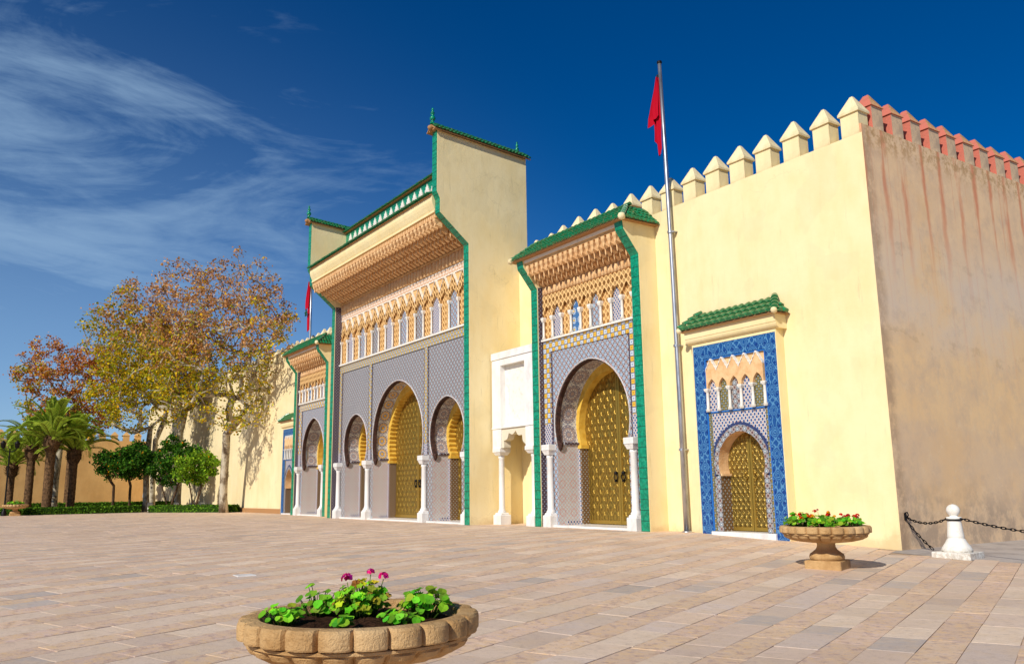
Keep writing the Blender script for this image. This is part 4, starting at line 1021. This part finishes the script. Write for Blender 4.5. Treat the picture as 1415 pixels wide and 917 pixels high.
# ================================================================ URNS, their plants
NL = 22
def urn(label, x, y, rot=0, R=1.05):
    z0 = float(gz(x, y)); root = thing('stone_urn', label, 'urn', (x, y, z0), 'carved stone urns on the plaza'); root.rotation_euler[2] = rot
    if not hasattr(urn, 'd'):
        k = R/1.05
        def polar(rings, n=NL*12):
            b = MB(); P = []; fs = []
            for r, z, amp in rings:
                for i in range(n):
                    a = 2*PI*i/n; s_ = abs(math.sin(a*NL/2))**.36
                    rr = (r-amp+amp*s_)*k; P.append((rr*math.cos(a), rr*math.sin(a), z))
            for j in range(len(rings)-1):
                for i in range(n): fs.append((j*n+i, j*n+(i+1) % n, (j+1)*n+(i+1) % n, (j+1)*n+i))
            b.mesh(P, fs, smooth=False); return b
        pl = MB(); pl.bbox(-.42, .42, -.42, .42, -.06, .19, .02)
        stm = MB(); stm.lathe([(.36, .19), (.395, .22), (.405, .27), (.385, .33), (.34, .36), (.31, .385), (.25, .43), (.215, .49), (.205, .56), (.24, .61)], n=28)
        bowl = polar([(.22, .585, 0), (.40, .60, .03), (.64, .625, .08), (.83, .668, .11), (.94, .725, .11), (.965, .765, .08), (.945, .782, .0), (.985, .794, 0), (.985, .815, 0), (.95, .823, 0)])
        rim = polar([(.95, .824, 0), (1.00, .825, .07), (1.04, .832, .085), (1.048, .845, .085), (1.05, .935, .085), (1.045, .965, .085), (1.025, .985, .08), (.97, .99, .04), (.88, .988, 0), (.862, .978, 0), (.85, .89, 0)])
        soil = MB(); n = 36; ring = [(0, .875)]
        P = [(0, 0, .95)]; fs = []
        rs = [.15, .3, .45, .6, .75, .858]
        rr = random.Random(2)
        for q_, r in enumerate(rs):
            for i in range(n): a = 2*PI*i/n; P.append((r*k*math.cos(a), r*k*math.sin(a), .945-.05*(r/.86)**3+rr.uniform(-.018, .018)))
        for i in range(n): fs.append((0, 1+i, 1+(i+1) % n))
        for q_ in range(len(rs)-1):
            for i in range(n): fs.append((1+q_*n+i, 1+(q_+1)*n+i, 1+(q_+1)*n+(i+1) % n, 1+q_*n+(i+1) % n))
        soil.mesh(P, fs)
        urn.d = [('plinth', pl.data('plinth', M_sand)), ('stem', stm.data('stem', M_sand)), ('bowl', bowl.data('bowl', M_sand)), ('rim', rim.data('rim', M_sand)), ('soil', soil.data('soil', M_soil))]
    for nm, d in urn.d: inst(d, nm, root)
    return root
U1 = (-7.23, 3.20); U2 = (-13.05, 17.75); U3 = (-89.2, 5.75)
urn('large near stone urn in the foreground with pink geranium and bare soil', *U1, rot=.1)
urn('stone urn on the plaza right of the small door, full of red and orange flowers', *U2, rot=.35)
urn('distant stone urn in front of the hedge by the palms', *U3)

def leaf_quad(c, d, n, l, w_):
    """diamond leaf at c pointing along d, lying across n"""
    d = d.normalized(); s_ = d.cross(n).normalized()
    return [c, c+d*l*.5+s_*w_*.5, c+d*l, c+d*l*.5-s_*w_*.5]
def plant(name, label, cat, base, kind, n, spread, height, cols, flowers=(), lsize=.09, seed=0, group=None):
    """kind 'round': discs on stalks (nasturtium); 'lobed': geranium leaves"""
    rr = random.Random(seed); root = thing(name, label, cat, base, group); B = Vector(base)
    stems, leaves = MB(), MB()
    def disc(c, nrm, r, col, lob):
        nrm = nrm.normalized(); a = nrm.orthogonal().normalized(); b = nrm.cross(a); m_ = 15 if lob else 10; P = []; ph = rr.uniform(0, 6)
        for i in range(m_):
            t_ = 2*PI*i/m_+ph; q = r*(1+(.20*math.sin(5*t_) if lob else .07*math.sin(3*t_)))*rr.uniform(.9, 1.08); P.append(c+a*math.cos(t_)*q+b*math.sin(t_)*q+nrm*(r*(rr.uniform(.0, .5) if lob else rr.uniform(.12, .34))))
        leaves.mesh(P+[c], [(i, (i+1) % m_, m_) for i in range(m_)], col=lin([min(255, v*rr.uniform(.9, 1.3)) for v in col])[:3])
    for i in range(n):
        a = rr.uniform(0, 2*PI); q = spread*math.sqrt(rr.random()); h_ = height*(.35+.65*rr.random())*(1-.45*(q/spread)**2)
        tip = B+Vector((q*math.cos(a), q*math.sin(a), h_)); st_ = B+Vector((q*.45*math.cos(a), q*.45*math.sin(a), -.02)); mid = (tip+st_)/2+Vector((rr.uniform(-.02, .02), rr.uniform(-.02, .02), h_*.15))
        stems.tube([st_, mid, tip], [.006, .005, .003], 4, col=lin((96, 128, 50))[:3])
        nrm = Vector((math.cos(a)*.6*q/spread+rr.uniform(-.35, .35)+.15, math.sin(a)*.6*q/spread+rr.uniform(-.35, .35)-.35, 1))
        disc(tip, nrm, lsize*rr.uniform(.55, 1.15), rr.choice(cols), kind == 'lobed')
    stems.build('stems', M_leaf, root); leaves.build('foliage', M_leaf, root, kind='stuff')
    for (fx, fy, fz, fr, fc) in flowers:
        fb = MB(); c = B+Vector((fx, fy, fz))
        fb.tube([B+Vector((fx*.5, fy*.5, 0)), c+Vector((0, 0, -fr*.4))], [.006, .004], 4, col=lin((110, 140, 60))[:3])
        for i in range(22):
            v = Vector((rr.gauss(0, 1), rr.gauss(0, 1), abs(rr.gauss(0, 1))*.9)).normalized(); p_ = c+v*fr*.75; t_ = v.orthogonal().normalized()
            t_.rotate(Matrix.Rotation(rr.uniform(0, 6.28), 3, v)); s_ = v.cross(t_); e = fr*.42
            fb.mesh([p_-t_*e, p_-s_*e+v*e*.3, p_+t_*e, p_+s_*e+v*e*.3], [(0, 1, 2, 3)], col=lin([min(255, q*rr.uniform(.75, 1.15)) for q in fc])[:3])
        fb.build('flower_head', M_petal, root)
    return root
zu = float(gz(*U1))+.93
GR = [(126, 186, 44), (104, 170, 40), (150, 202, 54), (92, 152, 40)]
GRY = GR+[(150, 196, 60), (112, 172, 44)]
# viewer's right is about (+.56,+.83) across the urn, away from the viewer is about (-.92,+.40)
def at1(a, b): return (U1[0]+.42*a-.91*b, U1[1]+.91*a+.42*b, zu)
plant('nasturtium', 'low nasturtium at the left edge of the foreground urn', 'plant', at1(-.66, -.14), 'round', 44, .18, .18, GRY, (), .040, 1, 'nasturtiums in the foreground urn')
plant('nasturtium', 'taller nasturtium with raised stalks left of the pink geranium', 'plant', at1(-.38, .26), 'round', 50, .19, .30, GRY, (), .040, 2, 'nasturtiums in the foreground urn')
plant('nasturtium', 'dense nasturtium mound at the right side of the foreground urn', 'plant', at1(.58, .08), 'round', 100, .24, .26, GRY, (), .046, 3, 'nasturtiums in the foreground urn')
plant('nasturtium', 'trailing row of small nasturtium leaves along the front right rim', 'plant', at1(.34, -.38), 'round', 44, .20, .14, GRY, (), .036, 4, 'nasturtiums in the foreground urn')
plant('nasturtium', 'tiny seedling with a yellow flower at the front rim of the urn', 'plant', at1(-.14, -.60), 'round', 12, .08, .11, GR, ((.0, -.02, .05, .022, (240, 210, 30)),), .05, 5, 'nasturtiums in the foreground urn')
plant('geranium', 'geranium with three bright pink flower heads and yellowing leaves', 'plant', at1(.0, .10), 'lobed', 190, .26, .33, GR+[(170, 186, 44), (206, 200, 50), (150, 160, 50), (150, 110, 50)],
      ((-.04, -.12, .335, .062, (236, 36, 140)), (.0, .09, .385, .042, (238, 44, 146)), (.06, .19, .345, .052, (232, 36, 138))), .040, 6)
zu2 = float(gz(*U2))+.93
def at2(a, b): return (U2[0]+.80*a-.60*b, U2[1]+.60*a+.80*b, zu2)
RD, OR, YL = (226, 40, 26), (240, 96, 20), (240, 170, 20)
def fl(seed, n, cols, sp, h):
    r = random.Random(seed); return [(r.uniform(-sp, sp), r.uniform(-sp, sp)*.7, h*r.uniform(.75, 1.1), r.uniform(.045, .07), r.choice(cols)) for _ in range(n)]
plant('flowering_plant', 'bushy plant with orange-red flowers at the left of the flower-filled urn', 'plant', at2(-.58, 0), 'round', 130, .36, .36, GR, fl(1, 8, [RD, OR, OR], .28, .30), .06, 11, 'flowers in the urn by the small door')
plant('flowering_plant', 'yellow-green plant with small yellow flowers in the middle of the flower-filled urn', 'plant', at2(-.05, 0), 'lobed', 130, .36, .30, GR+[(170, 180, 40)], fl(2, 6, [YL, YL, RD], .26, .34)+[(-.1, .0, .42, .035, (170, 20, 70))], .06, 12, 'flowers in the urn by the small door')
plant('flowering_plant', 'plant with scarlet flowers at the right of the flower-filled urn', 'plant', at2(.56, 0), 'round', 110, .34, .28, GR, fl(3, 6, [RD, (214, 20, 40)], .24, .28), .06, 13, 'flowers in the urn by the small door')
zu3 = float(gz(*U3))+.93
plant('flowering_plant', 'mixed orange and green flowers in the distant urn by the palms', 'plant', (U3[0], U3[1], zu3), 'round', 120, .7, .4, GR, fl(5, 10, [OR, RD], .6, .3), .10, 14)

# ================================================================ BOLLARD AND CHAIN
def bollard(label, x, y):
    z0 = float(gz(x, y)); r = thing('bollard', label, 'bollard', (x, y, z0)); r.rotation_euler[2] = .12
    p = MB(); p.bbox(-.50, .50, -.46, .46, -.06, .15, .02); inst(p.data('plinth', M_white), 'plinth', r)
    b = MB(); b.lathe([(.36, .15), (.385, .18), (.38, .22), (.34, .29), (.27, .39), (.225, .48), (.205, .50), (.205, .515), (.215, .53), (.205, .60), (.185, .80), (.17, .98), (.17, 1.0), (.19, 1.01), (.19, 1.06), (.10, 1.07), (.10, 1.10)], n=32)
    inst(b.data('shaft', M_white), 'shaft', r)
    s_ = MB(); s_.lathe([(.06, -.155)]+[(.17*math.cos(a), .165*math.sin(a)) for a in np.linspace(-1.2, 1.5, 14)]+[(.01, .166)], (0, 0, 1.235), 24); inst(s_.data('ball', M_white), 'ball', r)
    n = 20; c = MB(); c.tube([(.19*math.cos(2*PI*i/n), .19*math.sin(2*PI*i/n), .985) for i in range(n+1)], .022, 6); inst(c.data('chain_collar', M_dark), 'chain_collar', r)
    return r
bollard('white bollard with a ball top beside the stained wall', -12.73, 22.90)
bollard('next white bollard along the chain, past the right edge', -6.6, 22.2)
lk = MB(); n = 12
lk.tube([(.028*math.sin(2*PI*i/n), 0, (.085 if abs(2*PI*i/n-PI) > PI/2 else .085)*math.cos(2*PI*i/n)) for i in range(n+1)], .013, 5); LK = lk.data('chain_link', M_dark)
def chain(label, A, B, sag, group='black iron chains'):
    A, B = Vector(A), Vector(B); o = thing('iron_chain', label, 'chain', tuple(A), group); L = (B-A).length*1.06; n = int(L/.13)
    for i in range(n):
        t_ = (i+.5)/n; p = A.lerp(B, t_)-Vector((0, 0, 4*sag*t_*(1-t_))); d = (B-A)/n; d.z -= 4*sag*(1-2*t_)/n
        q = d.to_track_quat('Z', 'Y').to_euler(); k = inst(LK, 'chain_link', o, p-A, q)
        if i % 2: k.rotation_euler = (d.to_track_quat('Z', 'Y').to_matrix() @ Matrix.Rotation(PI/2, 3, 'Z')).to_euler()
    return o
chain('short sagging chain from the stained wall to the white bollard', (-14.68, 23.80, .68), (-12.90, 22.92, .71), .16)
chain('long chain running from the white bollard past the right edge', (-12.54, 22.88, .71), (-6.78, 22.22, .70), .34)
chain('loose broken chain hanging down the stained wall to the paving', (-14.66, 23.84, .55), (-14.2, 24.25, -.24), .05)
ho = MB(); ho.lathe([(.07, 0), (.07, .02), (.03, .05), (.03, .09)], (0, 0, 0), 10)
hk = thing('wall_hook', 'rusty iron hook on the stained wall holding the chain', 'hook', (-14.70, 23.80, .66))
MB().box(-14.70, -14.67, 23.76, 23.85, .58, .80).build('plate', M_dark, hk); MB().tube([(-14.68, 23.80, .80), (-14.60, 23.78, .82), (-14.57, 23.78, .74), (-14.62, 23.79, .68)], .018, 6).build('hook_arm', M_dark, hk)

# ================================================================ TREES
def tree(name, label, cat, base, crown_c, crown_r, trunk_top, r0, npts, nleaf, palette, seed, bark, lsize=.28, group=None, min_r=.018, forks=None, trunks=None, clump=.75, up=.35):
    """trunk and limbs grown towards points spread through the crown's volume; leaves in clumps round the twig ends"""
    rs = np.random.RandomState(seed); root = thing(name, label, cat, tuple(base), group); B = np.array(base, float); C = np.array(crown_c, float); Rr = np.array(crown_r, float)
    P = []
    while len(P) < npts:
        v = rs.uniform(-1, 1, 3); d = np.linalg.norm(v)
        if d > 1 or d < .25: continue
        lump = .80+.20*math.sin(v[0]*4.1+seed)+.14*math.sin(v[1]*5.3+seed*2)+.14*math.sin(v[2]*6.0+v[0]*3)
        if d > lump: continue
        P.append(C+v*Rr)
    P = np.array(P); top = np.array(trunk_top, float)
    nodes = [B]; par = [-1]
    stems_ = trunks or [top]
    for tp in stems_:
        tp = np.array(tp, float); last = 0
        for i in range(1, 7):
            t_ = i/6; q = B+(tp-B)*t_+np.array([math.sin(t_*3+seed)*.12*r0*6, math.cos(t_*2.5+seed)*.1*r0*5, 0])*t_*(1-t_)*2
            nodes.append(q); par.append(last); last = len(nodes)-1
    order = np.argsort(np.linalg.norm(P-top, axis=1)); tips = []
    start = 3
    for pi_ in order:
        p = P[pi_]; N = np.array(nodes); d = p-N; dist = np.linalg.norm(d, axis=1); cost = dist+np.where(d[:, 2] < 0, .9, 0)*np.abs(d[:, 2]); cost[:start] += 100
        j = int(np.argmin(cost)); L = dist[j]; k = max(1, int(L/1.1)); last = j
        for i in range(1, k+1):
            t_ = i/k; q = N[j]+(p-N[j])*t_; q[2] += -up*L*.25*math.sin(PI*t_)*.5; q += rs.normal(0, .06, 3)*(L*.25)
            nodes.append(q); par.append(last); last = len(nodes)-1
        tips.append(last)
    n = len(nodes); cnt = np.zeros(n)
    kids = [[] for _ in range(n)]
    for i in range(1, n): kids[par[i]].append(i)
    for i in range(n-1, -1, -1):
        cnt[i] = sum(cnt[k] for k in kids[i]) if kids[i] else 1
    rad = np.maximum(min_r, r0*(cnt/cnt[0])**.46)
    trunk = MB(); done = set()
    for i in range(n):
        for k in kids[i]:
            if k in done: continue
            if i != 0 and kids[i] and k != max(kids[i], key=lambda a: cnt[a]) or i == 0:
                chain_ = [i, k]; done.add(k)
                while kids[chain_[-1]]:
                    m_ = max(kids[chain_[-1]], key=lambda a: cnt[a]); chain_.append(m_); done.add(m_)
                rr = [min(rad[chain_[1]], rad[i])]+[rad[c] for c in chain_[1:]]
                if i == 0: rr[0] = rad[chain_[1]]*1.3
                trunk.tube([nodes[c] for c in chain_], rr, 8 if rr[0] > .12 else 4)
    trunk.build('trunk', bark, root)
    # leaves
    tp = np.array([nodes[i] for i in tips]); N = nleaf
    ci = rs.randint(0, len(tp), N); pos = tp[ci]+rs.normal(0, clump*.35, (N, 3))*np.array([1, 1, .8]); pos[:, 2] = np.maximum(pos[:, 2], B[2]+1)
    dr = rs.normal(0, 1, (N, 3)); dr[:, 2] -= .4; dr /= np.linalg.norm(dr, axis=1)[:, None]
    nr = rs.normal(0, 1, (N, 3)); nr[:, 2] += .5; sd_ = np.cross(dr, nr); sd_ /= np.linalg.norm(sd_, axis=1)[:, None]
    l = lsize*rs.uniform(.55, 1.25, N)[:, None]
    q = np.stack([pos-dr*l*.5, pos+sd_*l*.42, pos+dr*l*.5, pos-sd_*l*.42], axis=1)
    rel = (pos-C)/Rr; cols = np.zeros((N, 3)); hue = rs.rand(len(tp))
    for i in range(N):
        c = palette(rel[i], hue[ci[i]], rs); f = rs.uniform(.9, 1.4); cols[i] = lin([min(255, v*f) for v in c])[:3]
    me = quads('crown', q-np.array(base), cols, M_leaf); o = inst(me, 'crown', root); o['kind'] = 'stuff'
    return root
BRN = [(172, 126, 78), (184, 134, 86), (158, 112, 72), (194, 148, 96)]; YGR = [(150, 148, 30), (176, 158, 34), (128, 136, 28), (196, 166, 30), (112, 124, 30)]; YEL = [(220, 176, 30), (206, 156, 30)]
def pal_r(rel, h, rs):
    k = -rel[2]*.9+(rel[0]*-.0)+h*.9-.42+(.25 if rel[2] < -.3 else 0)
    return (YGR if k > .25 else BRN)[rs.randint(4)] if rs.rand() > .10 else YEL[rs.randint(2)]
def pal_m(rel, h, rs):
    k = -rel[2]*.7-rel[1]*.5+h*.9-.15
    return (YGR if k > .2 else BRN)[rs.randint(4)] if rs.rand() > .12 else YEL[rs.randint(2)]
def pal_l(rel, h, rs):
    k = h*.9-.55-rel[2]*.4-rel[1]*.2
    return (YGR if k > .2 else [(176, 112, 60), (188, 122, 66), (160, 100, 54), (196, 140, 74)])[rs.randint(4)] if rs.rand() > .12 else YEL[rs.randint(2)]
PG = 'plane trees in autumn leaf'
tree('plane_tree', 'tall half-bare plane tree with white trunk casting shadows on the cream wall', 'tree', (-79.6, 21.6, 0), (-72.8, 19.2, 15.6), (9.2, 7.0, 9.0), (-78.4, 21.2, 7.0), .36, 760, 13500, pal_r, 3, M_bark, .235, PG, min_r=.028, clump=.80)
tree('plane_tree', 'broad yellow-green plane tree, the middle one of the row', 'tree', (-93.5, 17.6, 0), (-93.0, 16.4, 16.2), (7.0, 7.0, 8.2), (-93.4, 17.4, 6.5), .30, 520, 14500, pal_m, 8, M_bark, .27, PG, clump=1.0)
tree('plane_tree', 'plane tree with shaded grey trunk close against the cream wall', 'tree', (-96.0, 21.2, 0), (-96.0, 20.0, 17.0), (5.5, 5.2, 7.0), (-96.0, 21.0, 8), .30, 230, 9500, pal_m, 12, M_bark, .27, PG, clump=.9)
tree('plane_tree', 'plane tree with shaded trunk between the orange trees', 'tree', (-106.0, 20.6, 0), (-106, 19.5, 17.0), (5.5, 5.0, 6.5), (-106, 20.5, 8), .30, 180, 7000, pal_m, 15, M_bark, .28, PG, clump=.9)
tree('plane_tree', 'russet plane tree rising behind the tall palms at left', 'tree', (-104, 10.3, 0), (-104, 10.8, 13.8), (5.5, 6.2, 6.4), (-104, 10.4, 7), .32, 420, 12500, pal_l, 21, M_bark, .26, PG, clump=.85)
def pal_o(rel, h, rs):
    if rs.rand() < .012: return (236, 140, 24)
    return [(50, 90, 28), (64, 108, 30), (40, 76, 24), (84, 130, 36)][rs.randint(4)]
def pal_o2(rel, h, rs):
    if rs.rand() < .012: return (236, 140, 24)
    return [(104, 140, 34), (120, 152, 40), (84, 122, 30), (136, 164, 44)][rs.randint(4)]
OG = 'clipped orange trees behind the hedge'
for lb, b_, c_, r_, trs, nl, pl, sd in [
        ('dark round orange tree left of the thin plane trunk', (-92.0, 14.2, 0), (-92.0, 14.5, 4.9), (2.2, 2.5, 1.9), None, 5200, pal_o, 31),
        ('dark round orange tree right of the thin plane trunk', (-93.0, 15.9, 0), (-93.0, 16.1, 5.1), (2.0, 2.2, 1.8), None, 4400, pal_o, 32),
        ('largest orange tree with two slanting stems', (-90.5, 19.2, 0), (-90.5, 19.2, 5.2), (2.7, 3.0, 2.5), [(-90.6, 18.2, 3.2), (-90.4, 20.1, 3.2)], 7500, pal_o, 33),
        ('lighter yellow-green orange tree nearest the cream wall', (-86.0, 20.6, 0), (-86.0, 20.6, 4.3), (2.0, 2.3, 1.8), [(-86, 20.0, 2.5), (-86, 21.1, 2.5), (-86.2, 20.5, 2.6)], 4400, pal_o2, 34)]:
    tree('orange_tree', lb, 'tree', b_, c_, r_, (b_[0], b_[1], 2.6), .13, 90, nl, pl, sd, M_barkd, .24, OG, .02, trunks=trs, clump=.62)

# palms: a few frond meshes shared by all fronds
def frond(seed, L, droop):
    r = random.Random(seed); b = MB(); n = 26; pts = []; ang = 0; p = Vector((0, 0, 0)); seg = L/n
    a = math.radians(8)
    for i in range(n+1):
        pts.append(p.copy()); a2 = a-droop*(i/n)**1.5; p = p+Vector((math.cos(a2)*seg, 0, math.sin(a2)*seg))
    b.tube(pts[::3]+[pts[-1]], [.05*(1-.9*i/9) for i in range(len(pts[::3])+1)], 4, col=lin((150, 150, 60))[:3])
    for i in range(2, n):
        d = (pts[min(i+1, n)]-pts[i]).normalized(); t_ = i/n; ll = L*.17*(math.sin(PI*(.12+.80*t_))**.7)
        for s_ in (-1, 1):
            for h_ in (0, .5):
                p0 = pts[i]+d*seg*h_; dr = (d*.75+Vector((0, s_*.62, .28))).normalized(); dr2 = (dr+Vector((0, 0, -.35))).normalized()
                sd_ = dr.cross(Vector((0, 0, 1))).normalized()*.045; g_ = r.uniform(.75, 1.2); c = lin([v*g_ for v in (172, 192, 72)])[:3]
                p1 = p0+dr*ll*.55; p2 = p1+dr2*ll*.5
                b.mesh([p0-sd_*.5, p0+sd_*.5, p1+sd_, p1-sd_, p2], [(0, 1, 2, 3), (3, 2, 4)], col=c)
    return b.data('palm_frond', M_leaf)
FR = [frond(i, 1.0*q, dr) for i, (q, dr) in enumerate([(4.6, 1.1), (4.4, 1.5), (4.0, 1.9), (3.6, .7)])]
def palm(label, x, y, h, cr=1.0, nf=46, seed=0, z0=0, tr=.42):
    r = random.Random(seed); root = thing('palm_tree', label, 'tree', (x, y, z0), 'palms behind the hedge'); b = MB(); n = 18; prof = []
    for i in range(n+1):
        t_ = i/n; prof.append((tr*(1.12 if t_ < .08 else .96)*(1+.05*(i % 2)), h*.80*t_))
    b.lathe(prof, n=14); k = inst(b.data('trunk', M_palmb), 'trunk', root)
    b2 = MB(); hh = h*.80; b2.lathe([(tr, hh-.1), (tr*1.55, hh+.35), (tr*1.75, hh+.8), (tr*1.5, hh+1.3), (tr*.9, hh+1.8), (.1, hh+2.1)], n=14)
    for i in range(70):
        a = r.uniform(0, 2*PI); zz_ = hh+r.uniform(0, 1.5); rr = tr*1.6*(1-.3*abs((zz_-hh-.75)/.75)); c = Vector((rr*math.cos(a), rr*math.sin(a), zz_)); d = Vector((math.cos(a), math.sin(a), .8))
        s_ = d.cross(Vector((0, 0, 1))).normalized()*.10
        b2.mesh([c-s_, c+s_, c+s_*.5+d*.30, c-s_*.5+d*.30, c+d*.1-Vector((0, 0, .12))], [(0, 1, 2, 3), (0, 4, 1)])
    inst(b2.data('frond_boss', M_palmb), 'frond_boss', root)
    for i in range(nf):
        t_ = i/nf; a = i*2.399+r.uniform(-.2, .2); el = 1.40-1.25*t_+r.uniform(-.1, .1); me = FR[3] if t_ < .2 else FR[r.randint(0, 2)]
        s_ = cr*r.uniform(.88, 1.1); z = hh+1.75-.75*t_
        inst(me, 'palm_frond', root, (.25*math.cos(a), .25*math.sin(a), z), (Matrix.Rotation(a, 3, 'Z') @ Matrix.Rotation(-el, 3, 'Y') @ Matrix.Rotation(r.uniform(-.25, .25), 3, 'X')).to_euler(), (s_, s_, s_))
palm('tallest thick-trunked palm, in front of the grey plane trunk', -93.0, 8.55, 7.4, 1.05, 38, 1, tr=.44)
palm('palm with leaning trunk and drooping crown nearest the orange trees', -94.5, 10.75, 6.1, .98, 34, 2, tr=.40)
palm('medium palm just left of the tallest palm', -97.0, 7.25, 6.6, .9, 34, 3, tr=.38)
palm('shortest palm beside the lamp post at the left edge', -101.0, 5.9, 4.6, .8, 32, 4, tr=.34)
palm('palm crown showing dark behind the leaning palm', -112.0, 12.4, 9.4, .8, 40, 5, tr=.40)
palm('palm whose tips peep over the battlements beside the tall gateway', -37.2, 27.6, 13.9, .6, 30, 6, tr=.4)

# hedges: clipped body under a skin of small leaves
M_hedge = Mat('hedge_core', (40, 66, 20), .95, spec=.05)
def hedge(label, foot, h_, seed):
    rs = np.random.RandomState(seed); cx_ = sum(p[0] for p in foot)/len(foot); cy_ = sum(p[1] for p in foot)/len(foot)
    root = thing('hedge', label, 'hedge', (cx_, cy_, 0), 'low clipped hedges')
    n = len(foot); b = MB(); b.mesh([(x, y, -.05) for x, y in foot]+[(x, y, h_-.04) for x, y in foot], [tuple(range(n, 2*n))]+[(i, (i+1) % n, n+(i+1) % n, n+i) for i in range(n)])
    b.build('core', M_hedge, root); pts = []; nrm = []
    def add(p0, p1, p2, p3, nn, dens):
        p0, p1, p2, p3 = map(np.array, (p0, p1, p2, p3)); A = np.linalg.norm(np.cross(p1-p0, p3-p0)); k = int(A*dens)
        u, v = rs.rand(k, 1), rs.rand(k, 1); q = (p0*(1-u)+p1*u)*(1-v)+(p3*(1-u)+p2*u)*v
        pts.append(q+rs.normal(0, .03, (k, 3))); nrm.append(np.tile(nn, (k, 1)))
    for i in range(n):
        a, c = foot[i], foot[(i+1) % n]; d = Vector((c[1]-a[1], a[0]-c[0], 0)).normalized()
        add((*a, 0), (*c, 0), (*c, h_), (*a, h_), np.array(d), 95)
    if n == 4: add((*foot[0], h_), (*foot[1], h_), (*foot[2], h_), (*foot[3], h_), np.array([0, 0, 1.]), 60)
    P = np.concatenate(pts); Nn = np.concatenate(nrm)+rs.normal(0, .6, (len(P), 3)); Nn /= np.linalg.norm(Nn, axis=1)[:, None]
    d = np.cross(Nn, rs.normal(0, 1, Nn.shape)); d /= np.linalg.norm(d, axis=1)[:, None]; s_ = np.cross(Nn, d); l = rs.uniform(.08, .15, (len(P), 1))
    q = np.stack([P-d*l, P+s_*l*.7, P+d*l, P-s_*l*.7], axis=1); f = rs.uniform(.6, 1.25, len(P)); base = np.array([[96, 140, 34], [114, 156, 40], [78, 120, 32]])[rs.randint(0, 3, len(P))]
    cols = np.array([lin(np.minimum(255, c*k))[:3] for c, k in zip(base, f)])
    o = inst(quads('hedge_leaves', q-np.array([cx_, cy_, 0]), cols, M_leaf), 'hedge_leaves', root); o['kind'] = 'stuff'
hedge('front clipped hedge nearest the cream wall, below the white plane trunk', [(-88.6, 16.9), (-79.6, 22.6), (-80.6, 23.3), (-89.8, 17.8)], .62, 1)
hedge('front clipped hedge running below the palms and orange trees', [(-89.9, 7.0), (-90.6, 16.5), (-91.8, 16.6), (-91.1, 6.2)], .62, 2)
hedge('short clipped hedge at the far left edge behind the distant urn', [(-91.6, 1.0), (-90.6, 6.0), (-91.6, 6.2), (-92.6, 1.2)], .62, 3)
hedge('rear clipped hedge in front of the ochre wall', [(-108, 8.0), (-108, 24.0), (-109, 24.0), (-109, 8.0)], .9, 4)

# iron drain cover let into the paving
dc = thing('drain_cover', 'small grey metal drain cover set in the paving left of the large urn', 'drain cover', (-18.9, 5.64, float(gz(-18.9, 5.64))))
MB().bbox(-19.10, -18.70, 5.44, 5.84, float(gz(-18.9, 5.64))-.02, float(gz(-18.9, 5.64))+.010, .005).build('plate', M_marble, dc)
# lamp post and ground floodlights
lp = thing('lamp_post', 'dark iron lamp post at the far left edge', 'lamp post', (-89.5, 4.92, 0))
MB().lathe([(.22, 0), (.22, .3), (.12, .5), (.09, .9), (.07, 1.0), (.06, 5.9), (.09, 6.0)], (-89.5, 4.92, 0), 12).build('post', M_dark, lp)
for dy_ in (-.55, .55):
    a_ = MB().tube([(-89.5, 4.92, 5.7), (-89.5, 4.92+dy_*.6, 5.75), (-89.5, 4.92+dy_, 6.0)], .04, 6).build('arm', M_dark, lp)
    MB().lathe([(.06, 0), (.17, .08), (.22, .45), (.24, .48), (.12, .62), (.03, .72)], (-89.5, 4.92+dy_, 6.0), 8).build('lantern', M_dark, a_)
for lb, x, y in (('ground floodlight left of the shaded plane trunk', -91.8, 17.6), ('ground floodlight by the two-stemmed orange tree', -89.4, 19.6), ('ground floodlight between the orange trees by the cream wall', -84.5, 20.9)):
    fl_ = thing('floodlight', lb, 'floodlight', (x, y, 0), 'ground floodlights')
    MB().bbox(x-.10, x+.10, y-.18, y+.18, 0, .55, .02).build('stand', M_white, fl_); MB().prism_y([(x-.16, .56), (x+.18, .50), (x+.24, .80), (x-.06, .92)], y-.22, y+.22).build('lamp_housing', M_steel, fl_)

# ================================================================ scale to metres
S4 = Matrix.Scale(UNIT, 4)
bpy.context.view_layer.update()
for o in list(bpy.data.objects):
    if o.parent is None and o.type in {'MESH', 'EMPTY'}: o.matrix_world = S4 @ o.matrix_world
cam.location = cam.location*UNIT
